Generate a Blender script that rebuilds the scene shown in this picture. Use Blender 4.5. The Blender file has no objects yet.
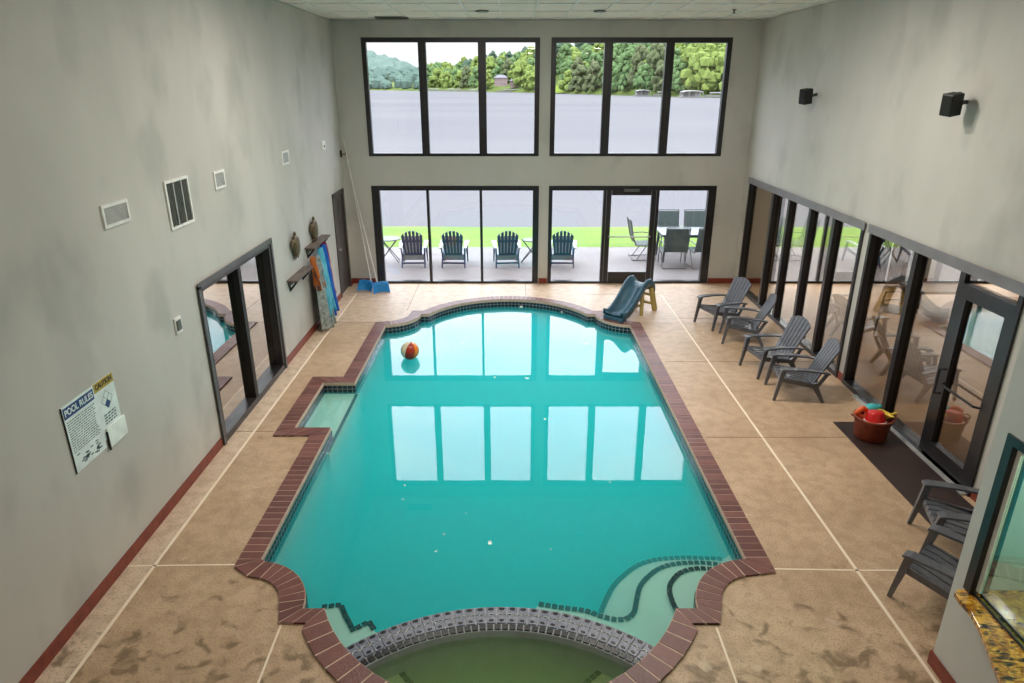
import bpy, bmesh, math, random
from mathutils import Vector, Matrix, geometry
random.seed(7)
R = math.radians
COL = bpy.context.scene.collection
# ------------------------------------------------------------------ camera model (real place, metres; camera over the pool's near end)
F_PX, PITCH, CAMH = 677.0, .3624, 4.22
def at(px, py, z=0., X=None, Y=None):
    u = (px-512)/F_PX; v = -(py-341)/F_PX
    d = (u, math.cos(PITCH)+v*math.sin(PITCH), v*math.cos(PITCH)-math.sin(PITCH))
    if X is not None: t = X/d[0]
    elif Y is not None: t = Y/d[1]
    else: t = (z-CAMH)/d[2]
    return Vector((t*d[0], t*d[1], CAMH+t*d[2]))
XL, XR, YF, ZC = -3.62, 5.02, 14.87, 5.43
# ------------------------------------------------------------------ materials
def lin(c):
    return tuple(((x/255)/12.92 if x/255 <= .04045 else ((x/255+.055)/1.055)**2.4) for x in c)+(1,)
MATS = {}
def mat(name, rgb, rough=.6, metal=0, rgb2=None, scale=8, detail=4, bump=0, bscale=None, spec=.5, coat=0, dist=0, lo=.35, hi=.65, coords='Object', stretch=None, aniso=None):
    m = bpy.data.materials.new(name); m.use_nodes = True
    nt = m.node_tree; N = nt.nodes; L = nt.links; b = N['Principled BSDF']
    b.inputs['Base Color'].default_value = rgb if len(rgb) == 4 else lin(rgb)
    b.inputs['Roughness'].default_value = rough; b.inputs['Metallic'].default_value = metal
    b.inputs['Specular IOR Level'].default_value = spec; b.inputs['Coat Weight'].default_value = coat
    tc = N.new('ShaderNodeTexCoord'); src = tc.outputs[coords]
    if stretch:
        mp = N.new('ShaderNodeMapping'); mp.inputs['Scale'].default_value = stretch; L.new(src, mp.inputs['Vector']); src = mp.outputs[0]
    nz = N.new('ShaderNodeTexNoise'); nz.inputs['Scale'].default_value = scale; nz.inputs['Detail'].default_value = detail
    nz.inputs['Distortion'].default_value = dist
    L.new(src, nz.inputs['Vector'])
    if rgb2 is None: rgb2 = tuple(min(255, c*1.08) for c in rgb[:3])
    rp = N.new('ShaderNodeValToRGB'); rp.color_ramp.elements[0].position = lo; rp.color_ramp.elements[1].position = hi
    rp.color_ramp.elements[0].color = lin(rgb[:3]); rp.color_ramp.elements[1].color = lin(rgb2[:3])
    L.new(nz.outputs['Fac'], rp.inputs[0]); L.new(rp.outputs[0], b.inputs['Base Color'])
    if bump:
        nb = N.new('ShaderNodeTexNoise'); nb.inputs['Scale'].default_value = bscale or scale*4; L.new(src, nb.inputs['Vector'])
        bp = N.new('ShaderNodeBump'); bp.inputs['Strength'].default_value = bump; bp.inputs['Distance'].default_value = .01
        L.new(nb.outputs['Fac'], bp.inputs['Height']); L.new(bp.outputs[0], b.inputs['Normal'])
    MATS[name] = m
    return m
def mixrgb(N, L, fac, a, b, mode='MIX'):
    n = N.new('ShaderNodeMix'); n.data_type = 'RGBA'; n.blend_type = mode
    for s, v in ((n.inputs[0], fac), (n.inputs[6], a), (n.inputs[7], b)):
        if isinstance(v, (int, float)): s.default_value = v
        elif isinstance(v, tuple): s.default_value = v
        else: L.new(v, s)
    return n.outputs[2]
def mth(N, L, op, a, b=None):
    n = N.new('ShaderNodeMath'); n.operation = op
    for i, v in enumerate((a, b)):
        if v is None: continue
        if isinstance(v, (int, float)): n.inputs[i].default_value = v
        else: L.new(v, n.inputs[i])
    return n.outputs[0]
def sheet(name, f0, tint, rough=0., gl=(1, 1, 1, 1), bump=0., bscale=3., absorb=None, density=1., power=5., scatter=None, sdens=0.):
    """glass or water surface: mirror by Schlick's law over a clear (tinted) body"""
    m = bpy.data.materials.new(name); m.use_nodes = True
    nt = m.node_tree; N = nt.nodes; L = nt.links; N.remove(N['Principled BSDF']); out = N['Material Output']
    tr = N.new('ShaderNodeBsdfTransparent'); tr.inputs[0].default_value = tint
    gs = N.new('ShaderNodeBsdfGlossy'); gs.inputs['Roughness'].default_value = rough; gs.inputs['Color'].default_value = gl
    lw = N.new('ShaderNodeLayerWeight'); lw.inputs[0].default_value = .5
    p = mth(N, L, 'POWER', lw.outputs['Facing'], power); f = mth(N, L, 'ADD', mth(N, L, 'MULTIPLY', p, 1-f0), f0)
    mx = N.new('ShaderNodeMixShader'); L.new(f, mx.inputs[0]); L.new(tr.outputs[0], mx.inputs[1]); L.new(gs.outputs[0], mx.inputs[2])
    L.new(mx.outputs[0], out.inputs['Surface'])
    if bump:
        tc = N.new('ShaderNodeTexCoord'); nz = N.new('ShaderNodeTexNoise'); nz.inputs['Scale'].default_value = bscale
        L.new(tc.outputs['Object'], nz.inputs['Vector'])
        bp = N.new('ShaderNodeBump'); bp.inputs['Strength'].default_value = bump; bp.inputs['Distance'].default_value = .02
        L.new(nz.outputs['Fac'], bp.inputs['Height']); L.new(bp.outputs[0], gs.inputs['Normal'])
    if absorb:
        va = N.new('ShaderNodeVolumeAbsorption'); va.inputs[0].default_value = absorb; va.inputs[1].default_value = density
        vs = N.new('ShaderNodeVolumeScatter'); vs.inputs[0].default_value = scatter or (1, 1, 1, 1); vs.inputs['Density'].default_value = sdens
        ad = N.new('ShaderNodeAddShader'); L.new(va.outputs[0], ad.inputs[0]); L.new(vs.outputs[0], ad.inputs[1]); L.new(ad.outputs[0], out.inputs['Volume'])
    MATS[name] = m
    return m

# plaster wall with roller marks and filler patches
def wall_mat(name, c1, c2, c3):
    m = mat(name, c1, rough=.55, rgb2=c2, scale=.55, detail=5, dist=.4, lo=.3, hi=.7, coords='Object', stretch=(1, 1.6, .7))
    nt = m.node_tree; N = nt.nodes; L = nt.links; b = N['Principled BSDF']
    tc = N.new('ShaderNodeTexCoord'); mp = N.new('ShaderNodeMapping'); mp.inputs['Scale'].default_value = (1.1, 1.1, .75); L.new(tc.outputs['Object'], mp.inputs[0])
    nz = N.new('ShaderNodeTexNoise'); nz.inputs['Scale'].default_value = 1.3; nz.inputs['Detail'].default_value = 3; L.new(mp.outputs[0], nz.inputs[0])
    rp = N.new('ShaderNodeValToRGB'); rp.color_ramp.elements[0].position = .54; rp.color_ramp.elements[1].position = .70
    L.new(nz.outputs['Fac'], rp.inputs[0])
    old = b.inputs['Base Color'].links[0].from_socket
    f = mth(N, L, 'MULTIPLY', rp.outputs[0], .45)
    L.new(mixrgb(N, L, f, old, lin(c3)), b.inputs['Base Color'])
    return m
wall_mat('wall_plaster', (183, 181, 174), (201, 198, 191), (152, 153, 147))
mat('bar_wall_paint', (196, 198, 194), rough=.5, rgb2=(203, 204, 200), scale=2)
mat('ceiling_tile', (238, 230, 222), rough=.8, rgb2=(244, 237, 230), scale=3, bump=.3, bscale=60)
mat('ceiling_grid_metal', (225, 225, 222), rough=.3)
mat('bronze_frame', (33, 31, 33), rough=.3, rgb2=(42, 41, 44), scale=3)
mat('grey_frame', (122, 120, 124), rough=.35, rgb2=(134, 132, 136), scale=3, metal=.2)
mat('dark_trim', (74, 74, 77), rough=.35, rgb2=(84, 84, 87), scale=3)
mat('louvre_grey', (150, 154, 150), rough=.5)
mat('black', (10, 10, 11), rough=.5)
mat('red_base_tile', (112, 42, 30), rough=.4, rgb2=(134, 58, 42), scale=14, bump=.2)
mat('door_wood', (62, 56, 54), rough=.5, rgb2=(82, 76, 72), scale=10, stretch=(1, 1, .15))
mat('silver', (200, 200, 198), rough=.3, metal=.5)
mat('white_plastic', (222, 222, 218), rough=.4)
mat('sign_white', (218, 228, 226), rough=.35)
mat('sign_blue', (30, 42, 110), rough=.35)
mat('sign_gold', (178, 152, 50), rough=.4)
mat('sign_ink', (96, 112, 118), rough=.5)
mat('sign_black', (25, 22, 20), rough=.5)
mat('sign_red', (150, 40, 25), rough=.5)
mat('vent_dark', (88, 92, 88), rough=.6)
mat('grey_resin', (76, 78, 85), rough=.32, rgb2=(90, 92, 99), scale=20, spec=.6, coat=.35)
mat('navy_paint', (24, 40, 74), rough=.45, rgb2=(32, 52, 90), scale=18)
mat('pale_slats', (150, 154, 160), rough=.5)
mat('sling_green', (62, 74, 72), rough=.7, rgb2=(72, 84, 82), scale=60)
mat('dark_metal', (34, 34, 36), rough=.4)
mat('grey_metal', (70, 72, 76), rough=.4)
mat('table_grey', (62, 68, 70), rough=.35)
mat('table_top', (108, 112, 116), rough=.3)
mat('slide_blue', (48, 84, 104), rough=.35, rgb2=(58, 96, 116), scale=6)
mat('slide_tan', (176, 156, 84), rough=.45, rgb2=(190, 170, 98), scale=6)
mat('net_blue', (30, 136, 214), rough=.4, rgb2=(46, 156, 230), scale=20)
mat('pole_white', (206, 204, 196), rough=.3)
mat('shelf_wood', (84, 72, 64), rough=.6, rgb2=(108, 94, 84), scale=12, stretch=(1, .2, 1))
mat('turtle_bronze', (72, 60, 42), rough=.4, rgb2=(112, 96, 66), scale=22, metal=.4)
mat('towel_grey', (108, 122, 122), rough=.9, rgb2=(168, 176, 170), scale=9, dist=1.5, bump=.3)
mat('towel_aqua', (60, 160, 190), rough=.9, rgb2=(120, 196, 210), scale=5, bump=.3)
mat('towel_royal', (16, 84, 176), rough=.9, rgb2=(30, 110, 200), scale=5, bump=.3)
mat('towel_red', (150, 36, 44), rough=.9, rgb2=(206, 150, 60), scale=5, bump=.3, lo=.5, hi=.56)
mat('towel_orange', (186, 104, 46), rough=.9, rgb2=(110, 70, 60), scale=7, bump=.3, lo=.48, hi=.6)
mat('mat_brown', (38, 19, 13), rough=.55, rgb2=(50, 27, 19), scale=5, bump=.4, bscale=300)
mat('basket_brown', (112, 44, 30), rough=.6, rgb2=(140, 66, 40), scale=12)
mat('toy_red', (196, 30, 30), rough=.3)
mat('toy_orange', (226, 96, 44), rough=.5)
mat('toy_teal', (56, 172, 176), rough=.4)
mat('toy_yellow', (218, 186, 70), rough=.4)
mat('ball_cream', (214, 206, 176), rough=.3)
mat('ball_red', (150, 40, 24), rough=.3)
mat('ball_orange', (214, 116, 24), rough=.3)
mat('ball_yellow', (206, 196, 60), rough=.3)
mat('ball_pink', (206, 150, 132), rough=.3)
mat('plaster', (176, 190, 172), rough=.7, rgb2=(186, 198, 182), scale=1.5)
mat('spa_plaster', (186, 200, 160), rough=.7, rgb2=(202, 210, 176), scale=1.2)
mat('tile_black', (16, 20, 24), rough=.2)
mat('tile_lilac', (92, 96, 116), rough=.3, rgb2=(122, 126, 144), scale=30)
mat('tile_grout', (160, 164, 170), rough=.6)
mat('patio_concrete', (106, 100, 100), rough=.7, rgb2=(113, 108, 108), scale=1.5)
mat('lawn_grass', (80, 108, 22), rough=.9, rgb2=(96, 122, 32), scale=1.1, detail=8, stretch=(.35, 1, 1))
mat('leaf_bright', (96, 112, 56), rough=.9, rgb2=(114, 126, 66), scale=.35, spec=.1)  # leaf greens here and below greyed in place of distance haze
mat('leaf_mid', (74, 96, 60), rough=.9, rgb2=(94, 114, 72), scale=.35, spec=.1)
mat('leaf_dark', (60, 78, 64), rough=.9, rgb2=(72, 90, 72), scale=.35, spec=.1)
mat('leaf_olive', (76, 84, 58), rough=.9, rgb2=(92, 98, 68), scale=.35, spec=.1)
mat('hazed_forest', (70, 88, 80), rough=.9, rgb2=(80, 98, 88), scale=.03, spec=.1)  # distance haze put into the base colour as a blue-grey tint
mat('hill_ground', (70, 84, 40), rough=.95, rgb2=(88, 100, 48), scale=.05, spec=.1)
mat('shore_grass', (96, 112, 40), rough=.95, spec=.1)
mat('rock', (92, 90, 84), rough=.9, rgb2=(112, 108, 100), scale=.5)
mat('house_brick', (126, 104, 102), rough=.8, rgb2=(134, 112, 108), scale=1)
mat('house_roof', (98, 96, 104), rough=.8)
mat('house_white', (134, 132, 130), rough=.7)
mat('dock_wood', (98, 96, 92), rough=.8)
mat('back_room', (120, 112, 100), rough=.7)
mat('room_floor', (96, 76, 56), rough=.6)
mat('curtain_sheer', (176, 160, 136), rough=.9)
mat('curtain_red', (66, 26, 26), rough=.9)
mat('stone', (128, 116, 100), rough=.8, rgb2=(166, 154, 136), scale=6, bump=.8, bscale=9, lo=.4, hi=.6)
mat('bench_wood', (118, 88, 60), rough=.5, rgb2=(138, 104, 72), scale=10, stretch=(.2, 1, 1))
mat('foam_white', (225, 235, 230), rough=.5)
sheet('window_glass', .04, (.97, .98, .98, 1))
sheet('tinted_glass', .20, (.78, .75, .70, 1), gl=(1, .95, .88, 1))
sheet('mirror_glass', .50, (.30, .29, .27, 1), gl=(1, .96, .90, 1))
sheet('bar_glass', .12, (.62, .84, .80, 1))
sheet('pool_water', .035, (.80, 1, 1, 1), bump=.02, bscale=.9, absorb=(.0, .935, .985, 1), density=1.1, gl=(1, .88, .95, 1), scatter=(.05, .93, 1, 1), sdens=3.2)
sheet('spa_water', .035, (.86, .95, .80, 1), bump=.02, bscale=1.2, absorb=(.60, .80, .45, 1), density=.9, scatter=(.75, 1, .55, 1), sdens=1.3)
# lake: broken water, matte grey with a ripple bump
m = mat('lake_water', (96, 95, 98), rough=.9, rgb2=(103, 102, 104), scale=.02, bump=.3, bscale=.35, spec=0, stretch=(.3, 1, 1))

# exposed aggregate deck with panels, speckle and old water stains
def deck():
    m = mat('pool_deck', (182, 152, 120), rough=.42, rgb2=(206, 176, 144), scale=1.1, detail=6, bump=.25, bscale=120, lo=.3, hi=.7)
    nt = m.node_tree; N = nt.nodes; L = nt.links; b = N['Principled BSDF']; tc = N.new('ShaderNodeTexCoord')
    base = b.inputs['Base Color'].links[0].from_socket
    sx = N.new('ShaderNodeSeparateXYZ'); L.new(tc.outputs['Object'], sx.inputs[0])
    # narrow pale pinkish border strip beyond the left joint
    edge = mth(N, L, 'LESS_THAN', sx.outputs[0], -3.35)
    base = mixrgb(N, L, mth(N, L, 'MULTIPLY', edge, .7), base, lin((226, 204, 180)))
    far = mth(N, L, 'GREATER_THAN', sx.outputs[1], 12.17)
    base = mixrgb(N, L, mth(N, L, 'MULTIPLY', far, .55), base, lin((226, 198, 172)))
    # medium mottling
    n1 = N.new('ShaderNodeTexNoise'); n1.inputs['Scale'].default_value = 7; n1.inputs['Detail'].default_value = 8; L.new(tc.outputs['Object'], n1.inputs[0])
    r1 = N.new('ShaderNodeValToRGB'); r1.color_ramp.elements[0].position = .42; r1.color_ramp.elements[1].position = .62
    L.new(n1.outputs['Fac'], r1.inputs[0])
    base = mixrgb(N, L, mth(N, L, 'MULTIPLY', r1.outputs[0], .35), base, lin((150, 120, 90)))
    # fine aggregate
    n2 = N.new('ShaderNodeTexNoise'); n2.inputs['Scale'].default_value = 60; n2.inputs['Detail'].default_value = 3; L.new(tc.outputs['Object'], n2.inputs[0])
    r2 = N.new('ShaderNodeValToRGB'); r2.color_ramp.elements[0].position = .52; r2.color_ramp.elements[1].position = .62
    L.new(n2.outputs['Fac'], r2.inputs[0])
    base = mixrgb(N, L, mth(N, L, 'MULTIPLY', r2.outputs[0], .38), base, lin((112, 88, 66)))
    # damp stains near the spa end
    n3 = N.new('ShaderNodeTexNoise'); n3.inputs['Scale'].default_value = 5.5; n3.inputs['Detail'].default_value = 7; n3.inputs['Distortion'].default_value = .6
    L.new(tc.outputs['Object'], n3.inputs[0])
    near = N.new('ShaderNodeMapRange'); near.inputs[1].default_value = 5.6; near.inputs[2].default_value = 3.6; near.inputs[3].default_value = 0; near.inputs[4].default_value = .21
    L.new(sx.outputs[1], near.inputs[0])
    v = mth(N, L, 'ADD', n3.outputs['Fac'], near.outputs[0])
    r3 = N.new('ShaderNodeValToRGB'); r3.color_ramp.elements[0].position = .68; r3.color_ramp.elements[1].position = .80
    L.new(v, r3.inputs[0])
    base = mixrgb(N, L, mth(N, L, 'MULTIPLY', r3.outputs[0], .65), base, lin((84, 62, 28)))
    # pale splash marks
    n4 = N.new('ShaderNodeTexNoise'); n4.inputs['Scale'].default_value = 4.1; n4.inputs['Detail'].default_value = 2
    mp = N.new('ShaderNodeMapping'); mp.inputs['Location'].default_value = (3, 9, 2); L.new(tc.outputs['Object'], mp.inputs[0]); L.new(mp.outputs[0], n4.inputs[0])
    r4 = N.new('ShaderNodeValToRGB'); r4.color_ramp.elements[0].position = .70; r4.color_ramp.elements[1].position = .74
    L.new(n4.outputs['Fac'], r4.inputs[0])
    base = mixrgb(N, L, mth(N, L, 'MULTIPLY', r4.outputs[0], .35), base, lin((220, 200, 176)))
    L.new(base, b.inputs['Base Color'])
deck()
mat('joint_pale', (236, 216, 190), rough=.6, rgb2=(242, 226, 204), scale=4)
mat('joint_dark', (120, 92, 66), rough=.7)
def brick():
    m = mat('coping_brick', (92, 48, 42), rough=.4, rgb2=(116, 66, 58), scale=12, bump=.3)
    N = m.node_tree.nodes; L = m.node_tree.links; b = N['Principled BSDF']
    old = b.inputs['Base Color'].links[0].from_socket; g = N.new('ShaderNodeNewGeometry')
    rp = N.new('ShaderNodeValToRGB'); rp.color_ramp.elements[0].color = lin((84, 42, 38)); rp.color_ramp.elements[1].color = lin((134, 84, 76))
    L.new(g.outputs['Random Per Island'], rp.inputs[0])
    L.new(mixrgb(N, L, .55, old, rp.outputs[0]), b.inputs['Base Color'])
brick()
mat('mortar', (196, 170, 152), rough=.8)
def tilemat(name, c1, c2, grout, w, h, mort=.006, rough=.2):
    m = bpy.data.materials.new(name); m.use_nodes = True; N = m.node_tree.nodes; L = m.node_tree.links; b = N['Principled BSDF']
    uv = N.new('ShaderNodeTexCoord'); bt = N.new('ShaderNodeTexBrick'); bt.offset = 0
    bt.inputs['Color1'].default_value = lin(c1); bt.inputs['Color2'].default_value = lin(c2); bt.inputs['Mortar'].default_value = lin(grout)
    bt.inputs['Scale'].default_value = 1; bt.inputs['Brick Width'].default_value = w; bt.inputs['Row Height'].default_value = h; bt.inputs['Mortar Size'].default_value = mort
    L.new(uv.outputs['UV'], bt.inputs['Vector']); L.new(bt.outputs['Color'], b.inputs['Base Color']); b.inputs['Roughness'].default_value = rough
    MATS[name] = m
tilemat('waterline_tile', (14, 20, 34), (30, 36, 52), (128, 128, 134), .075, .075)
def granite():
    m = mat('granite', (150, 92, 22), rough=.12, rgb2=(214, 160, 60), scale=16, detail=8, dist=1.2, lo=.4, hi=.6, coat=.3)
    N = m.node_tree.nodes; L = m.node_tree.links; b = N['Principled BSDF']; tc = N.new('ShaderNodeTexCoord')
    old = b.inputs['Base Color'].links[0].from_socket
    nz = N.new('ShaderNodeTexNoise'); nz.inputs['Scale'].default_value = 17; nz.inputs['Detail'].default_value = 9; nz.inputs['Distortion'].default_value = .8
    mp = N.new('ShaderNodeMapping'); mp.inputs['Scale'].default_value = (.6, 1.5, 1); mp.inputs['Rotation'].default_value = (0, 0, .7)
    L.new(tc.outputs['Object'], mp.inputs[0]); L.new(mp.outputs[0], nz.inputs[0])
    rp = N.new('ShaderNodeValToRGB'); rp.color_ramp.elements[0].position = .50; rp.color_ramp.elements[1].position = .62
    L.new(nz.outputs['Fac'], rp.inputs[0]); L.new(mixrgb(N, L, rp.outputs[0], old, lin((40, 26, 16))), b.inputs['Base Color'])
granite()

# ------------------------------------------------------------------ mesh builder
class MB:
    def __init__(s): s.v = []; s.f = []; s.mi = []; s.uv = {}; s.m = 0; s.mats = []
    def use(s, name):
        if name not in s.mats: s.mats.append(name)
        s.m = s.mats.index(name); return s
    def face(s, idx): s.f.append(tuple(idx)); s.mi.append(s.m)
    def box(s, x0, x1, y0, y1, z0, z1, M=None):
        c = [Vector((x, y, z)) for z in (z0, z1) for x, y in ((x0, y0), (x1, y0), (x1, y1), (x0, y1))]
        return s.hexa(c, M)
    def hexa(s, c, M=None):
        b = len(s.v); s.v += [tuple(M @ Vector(p)) if M else tuple(p) for p in c]
        for q in ((3, 2, 1, 0), (4, 5, 6, 7), (0, 1, 5, 4), (1, 2, 6, 5), (2, 3, 7, 6), (3, 0, 4, 7)): s.face([b+i for i in q])
        return s
    def beam(s, a, b_, w, h, up=(0, 0, 1), w2=None, h2=None):
        """tapered bar from a to b; w across, h along 'up'"""
        a = Vector(a); b_ = Vector(b_); d = (b_-a).normalized(); u = Vector(up)
        if abs(d.dot(u)) > .98: u = Vector((0, 1, 0))
        sd = d.cross(u).normalized(); u = sd.cross(d).normalized(); w2 = w if w2 is None else w2; h2 = h if h2 is None else h2
        c = []
        for p, ww, hh in ((a, w, h), (b_, w2, h2)):
            c += [p-sd*ww/2-u*hh/2, p+sd*ww/2-u*hh/2, p+sd*ww/2+u*hh/2, p-sd*ww/2+u*hh/2]
        return s.hexa(c)
    def tube(s, pts, r, n=8, caps=True):
        pts = [Vector(p) for p in pts]; rr = r if isinstance(r, (list, tuple)) else [r]*len(pts); b = len(s.v)
        prev = None
        for i, p in enumerate(pts):
            t = (pts[min(i+1, len(pts)-1)]-pts[max(i-1, 0)]).normalized()
            if prev is None: u = t.orthogonal().normalized()
            else: u = (prev-t*prev.dot(t)).normalized()
            prev = u; w = t.cross(u)
            s.v += [tuple(p+(u*math.cos(2*math.pi*k/n)+w*math.sin(2*math.pi*k/n))*rr[i]) for k in range(n)]
        for i in range(len(pts)-1):
            for k in range(n): s.face((b+i*n+k, b+i*n+(k+1) % n, b+(i+1)*n+(k+1) % n, b+(i+1)*n+k))
        if caps: s.face([b+k for k in range(n)][::-1]); s.face([b+(len(pts)-1)*n+k for k in range(n)])
        return s
    def lathe(s, prof, n=24, M=None, close=True):
        b = len(s.v); M = M or Matrix()
        for r, z in prof: s.v += [tuple(M @ Vector((r*math.cos(2*math.pi*k/n), r*math.sin(2*math.pi*k/n), z))) for k in range(n)]
        for i in range(len(prof)-1):
            for k in range(n): s.face((b+i*n+k, b+i*n+(k+1) % n, b+(i+1)*n+(k+1) % n, b+(i+1)*n+k))
        if close: s.face([b+k for k in range(n)][::-1]); s.face([b+(len(prof)-1)*n+k for k in range(n)])
        return s
    def prism(s, poly, z0, z1, M=None):
        """polygon in xy between z0 and z1"""
        n = len(poly); b = len(s.v)
        for z in (z0, z1): s.v += [tuple(M @ Vector((p[0], p[1], z))) if M else (p[0], p[1], z) for p in poly]
        tri = geometry.tessellate_polygon([[Vector((p[0], p[1], 0)) for p in poly]])
        area = sum(poly[i][0]*poly[(i+1) % n][1]-poly[(i+1) % n][0]*poly[i][1] for i in range(n))
        for t in tri:
            a = [Vector((poly[i][0], poly[i][1])) for i in t]
            if (a[1]-a[0]).cross(a[2]-a[0]) < 0: t = (t[0], t[2], t[1])
            s.face([b+n+i for i in t]); s.face([b+i for i in (t[0], t[2], t[1])])
        for i in range(n):
            j = (i+1) % n
            q = (b+i, b+j, b+n+j, b+n+i)
            s.face(q if area > 0 else q[::-1])
        return s
    def grid(s, P, flip=False):
        b = len(s.v); R_, C_ = len(P), len(P[0])
        for row in P: s.v += [tuple(p) for p in row]
        for i in range(R_-1):
            for j in range(C_-1):
                q = (b+i*C_+j, b+i*C_+j+1, b+(i+1)*C_+j+1, b+(i+1)*C_+j); s.face(q[::-1] if flip else q)
        return s
    def ellip(s, c, r, n=12, k=8, M=None):
        c = Vector(c); prof = [(max(1e-4, math.sin(math.pi*i/k)), -math.cos(math.pi*i/k)) for i in range(k+1)]
        T = Matrix.Translation(c) @ Matrix.Diagonal((r[0], r[1], r[2], 1)); T = (M @ T) if M else T
        return s.lathe(prof, n, T, close=False)
    def build(s, name, mats=None, parent=None, smooth=False, bevel=0., loc=None, rot=None, kind=None):
        me = bpy.data.meshes.new(name); me.from_pydata(s.v, [], s.f)
        names = s.mats or [mats]
        for mn in names: me.materials.append(MATS[mn])
        if s.mats: me.polygons.foreach_set('material_index', s.mi)
        if s.uv:
            uvl = me.uv_layers.new(name='UVMap')
            for pi, uvs in s.uv.items():
                for li, u in zip(me.polygons[pi].loop_indices, uvs): uvl.data[li].uv = u
        if smooth: me.polygons.foreach_set('use_smooth', [True]*len(me.polygons))
        me.update()
        o = bpy.data.objects.new(name, me); COL.objects.link(o)
        if parent is not None: o.parent = parent
        if loc is not None: o.location = loc
        if rot is not None: o.rotation_euler = rot
        if bevel:
            bv = o.modifiers.new('Bevel', 'BEVEL'); bv.width = bevel; bv.segments = 2; bv.limit_method = 'ANGLE'
        if kind: o['kind'] = kind
        return o
def tag(o, label=None, cat=None, group=None, kind=None):
    if label: o['label'] = label
    if cat: o['category'] = cat
    if group: o['group'] = group
    if kind: o['kind'] = kind
    return o
def empty(name, loc=(0, 0, 0), rz=0, label=None, cat=None, group=None, kind=None):
    o = bpy.data.objects.new(name, None); COL.objects.link(o); o.empty_display_size = .1
    o.location = loc; o.rotation_euler = (0, 0, rz); return tag(o, label, cat, group, kind)
def copy_tree(o, parent=None):
    c = o.copy(); COL.objects.link(c)
    if parent is not None: c.parent = parent
    for ch in [x for x in bpy.data.objects if x.parent == o]: copy_tree(ch, c)
    return c
def struct(mb, name, m=None, label=None, parent=None, **k):
    o = mb.build(name, m, parent, **k)
    if parent is None: o['kind'] = 'structure'
    if label: o['label'] = label
    return o
def text_mesh(body, size, m, name, parent, M, depth=.0015, sx=1.):
    cu = bpy.data.curves.new(name, 'FONT'); cu.body = body; cu.size = size; cu.extrude = depth; cu.align_x = 'CENTER'; cu.align_y = 'CENTER'; cu.offset = size*.02
    tmp = bpy.data.objects.new(name, cu); COL.objects.link(tmp); bpy.context.view_layer.update()
    me = bpy.data.meshes.new_from_object(tmp.evaluated_get(bpy.context.evaluated_depsgraph_get()))
    bpy.data.objects.remove(tmp); bpy.data.curves.remove(cu)
    me.transform(M @ Matrix.Diagonal((sx, 1, 1, 1))); me.materials.clear(); me.materials.append(MATS[m])
    o = bpy.data.objects.new(name, me); COL.objects.link(o); o.parent = parent; return o

# ------------------------------------------------------------------ pool outline (clockwise seen from above)
def arc(cx, cy, r, a0, a1, n): return [(cx+r*math.cos(R(a0+(a1-a0)*i/n)), cy+r*math.sin(R(a0+(a1-a0)*i/n))) for i in range(n+1)]
XA, XB = -2.38, 2.22
O_ = []
O_ += [(XA, 5.27), (XA, 7.90), (-2.853, 7.90), (-2.853, 9.34), (XA, 9.34)]
O_ += arc(-2.44, 12.60, .65, -84, 0, 8)
O_ += arc(-.08, 11.88, 1.71, 155, 25, 22)
O_ += arc(2.28, 12.60, .65, 180, 264, 8)
O_ += [(XB, 5.27)]
O_ += arc(2.25, 4.62, .65, 95, 180, 8)[1:]
O_ += arc(-.10, 5.28, 1.65, -23.6, -156.4, 26)
O_ += arc(-2.42, 4.62, .62, 0, 82, 8)
def offset(poly, d):
    n = len(poly); out = []
    for i in range(n):
        p0, p1, p2 = (Vector(poly[(i+k) % n]) for k in (-1, 0, 1))
        a = (p1-p0).normalized(); b = (p2-p1).normalized()
        na = Vector((-a.y, a.x)); nb = Vector((-b.y, b.x)); m_ = (na+nb); m_.normalize()
        out.append(p1+m_*d/max(.45, m_.dot(na)))
    return [tuple(p) for p in out]
OUT = offset(O_, .215)
def outer_at(pt, to):
    i = min(range(len(O_)), key=lambda k: (O_[k][0]-pt[0])**2+(O_[k][1]-pt[1])**2); OUT[i] = to
outer_at((-1.80, 4.62), (-1.95, 4.46)); outer_at((-1.61, 4.62), (-1.72, 4.455)); outer_at((1.60, 4.62), (1.74, 4.45)); outer_at((1.41, 4.62), (1.50, 4.45))
# ------------------------------------------------------------------ floor with the pool cut out
def floor_with_hole(name, rect, hole, m, z=0.):
    x0, x1, y0, y1 = rect
    outer = [Vector((x0, y0, z)), Vector((x1, y0, z)), Vector((x1, y1, z)), Vector((x0, y1, z))]
    hl = [Vector((p[0], p[1], z)) for p in hole]
    tri = geometry.tessellate_polygon([outer, hl]); P = outer+hl; b = MB(); b.v = [tuple(p) for p in P]
    for t in tri:
        a = [P[i].xy for i in t]
        b.face(t if (a[1]-a[0]).cross(a[2]-a[0]) > 0 else (t[0], t[2], t[1]))
    return struct(b, name, m)
floor_with_hole('floor', (XL-.2, XR+.2, -1.5, YF+.2), offset(O_, .12), 'pool_deck')
def strip(name, segs, m, w, h=.002):
    b = MB()
    for (x0, y0), (x1, y1) in segs: b.beam((x0, y0, h/2), (x1, y1, h/2), w, h)
    return struct(b, name, m)
strip('trim_1', [((-3.355, 1), (-3.355, 14.05)), ((3.205, 1), (3.205, 13.95))], 'joint_pale', .030)
strip('trim_2', [((-3.60, 5.19), (-2.60, 5.21)), ((2.44, 5.15), (3.22, 5.13)), ((-1.93, 4.45), (-1.88, 2.5)), ((1.70, 4.42), (1.68, 2.5)), ((1.60, 13.42), (1.56, 14.0)), ((3.205, 5.13), (3.85, 5.13))], 'joint_pale', .018)
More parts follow.
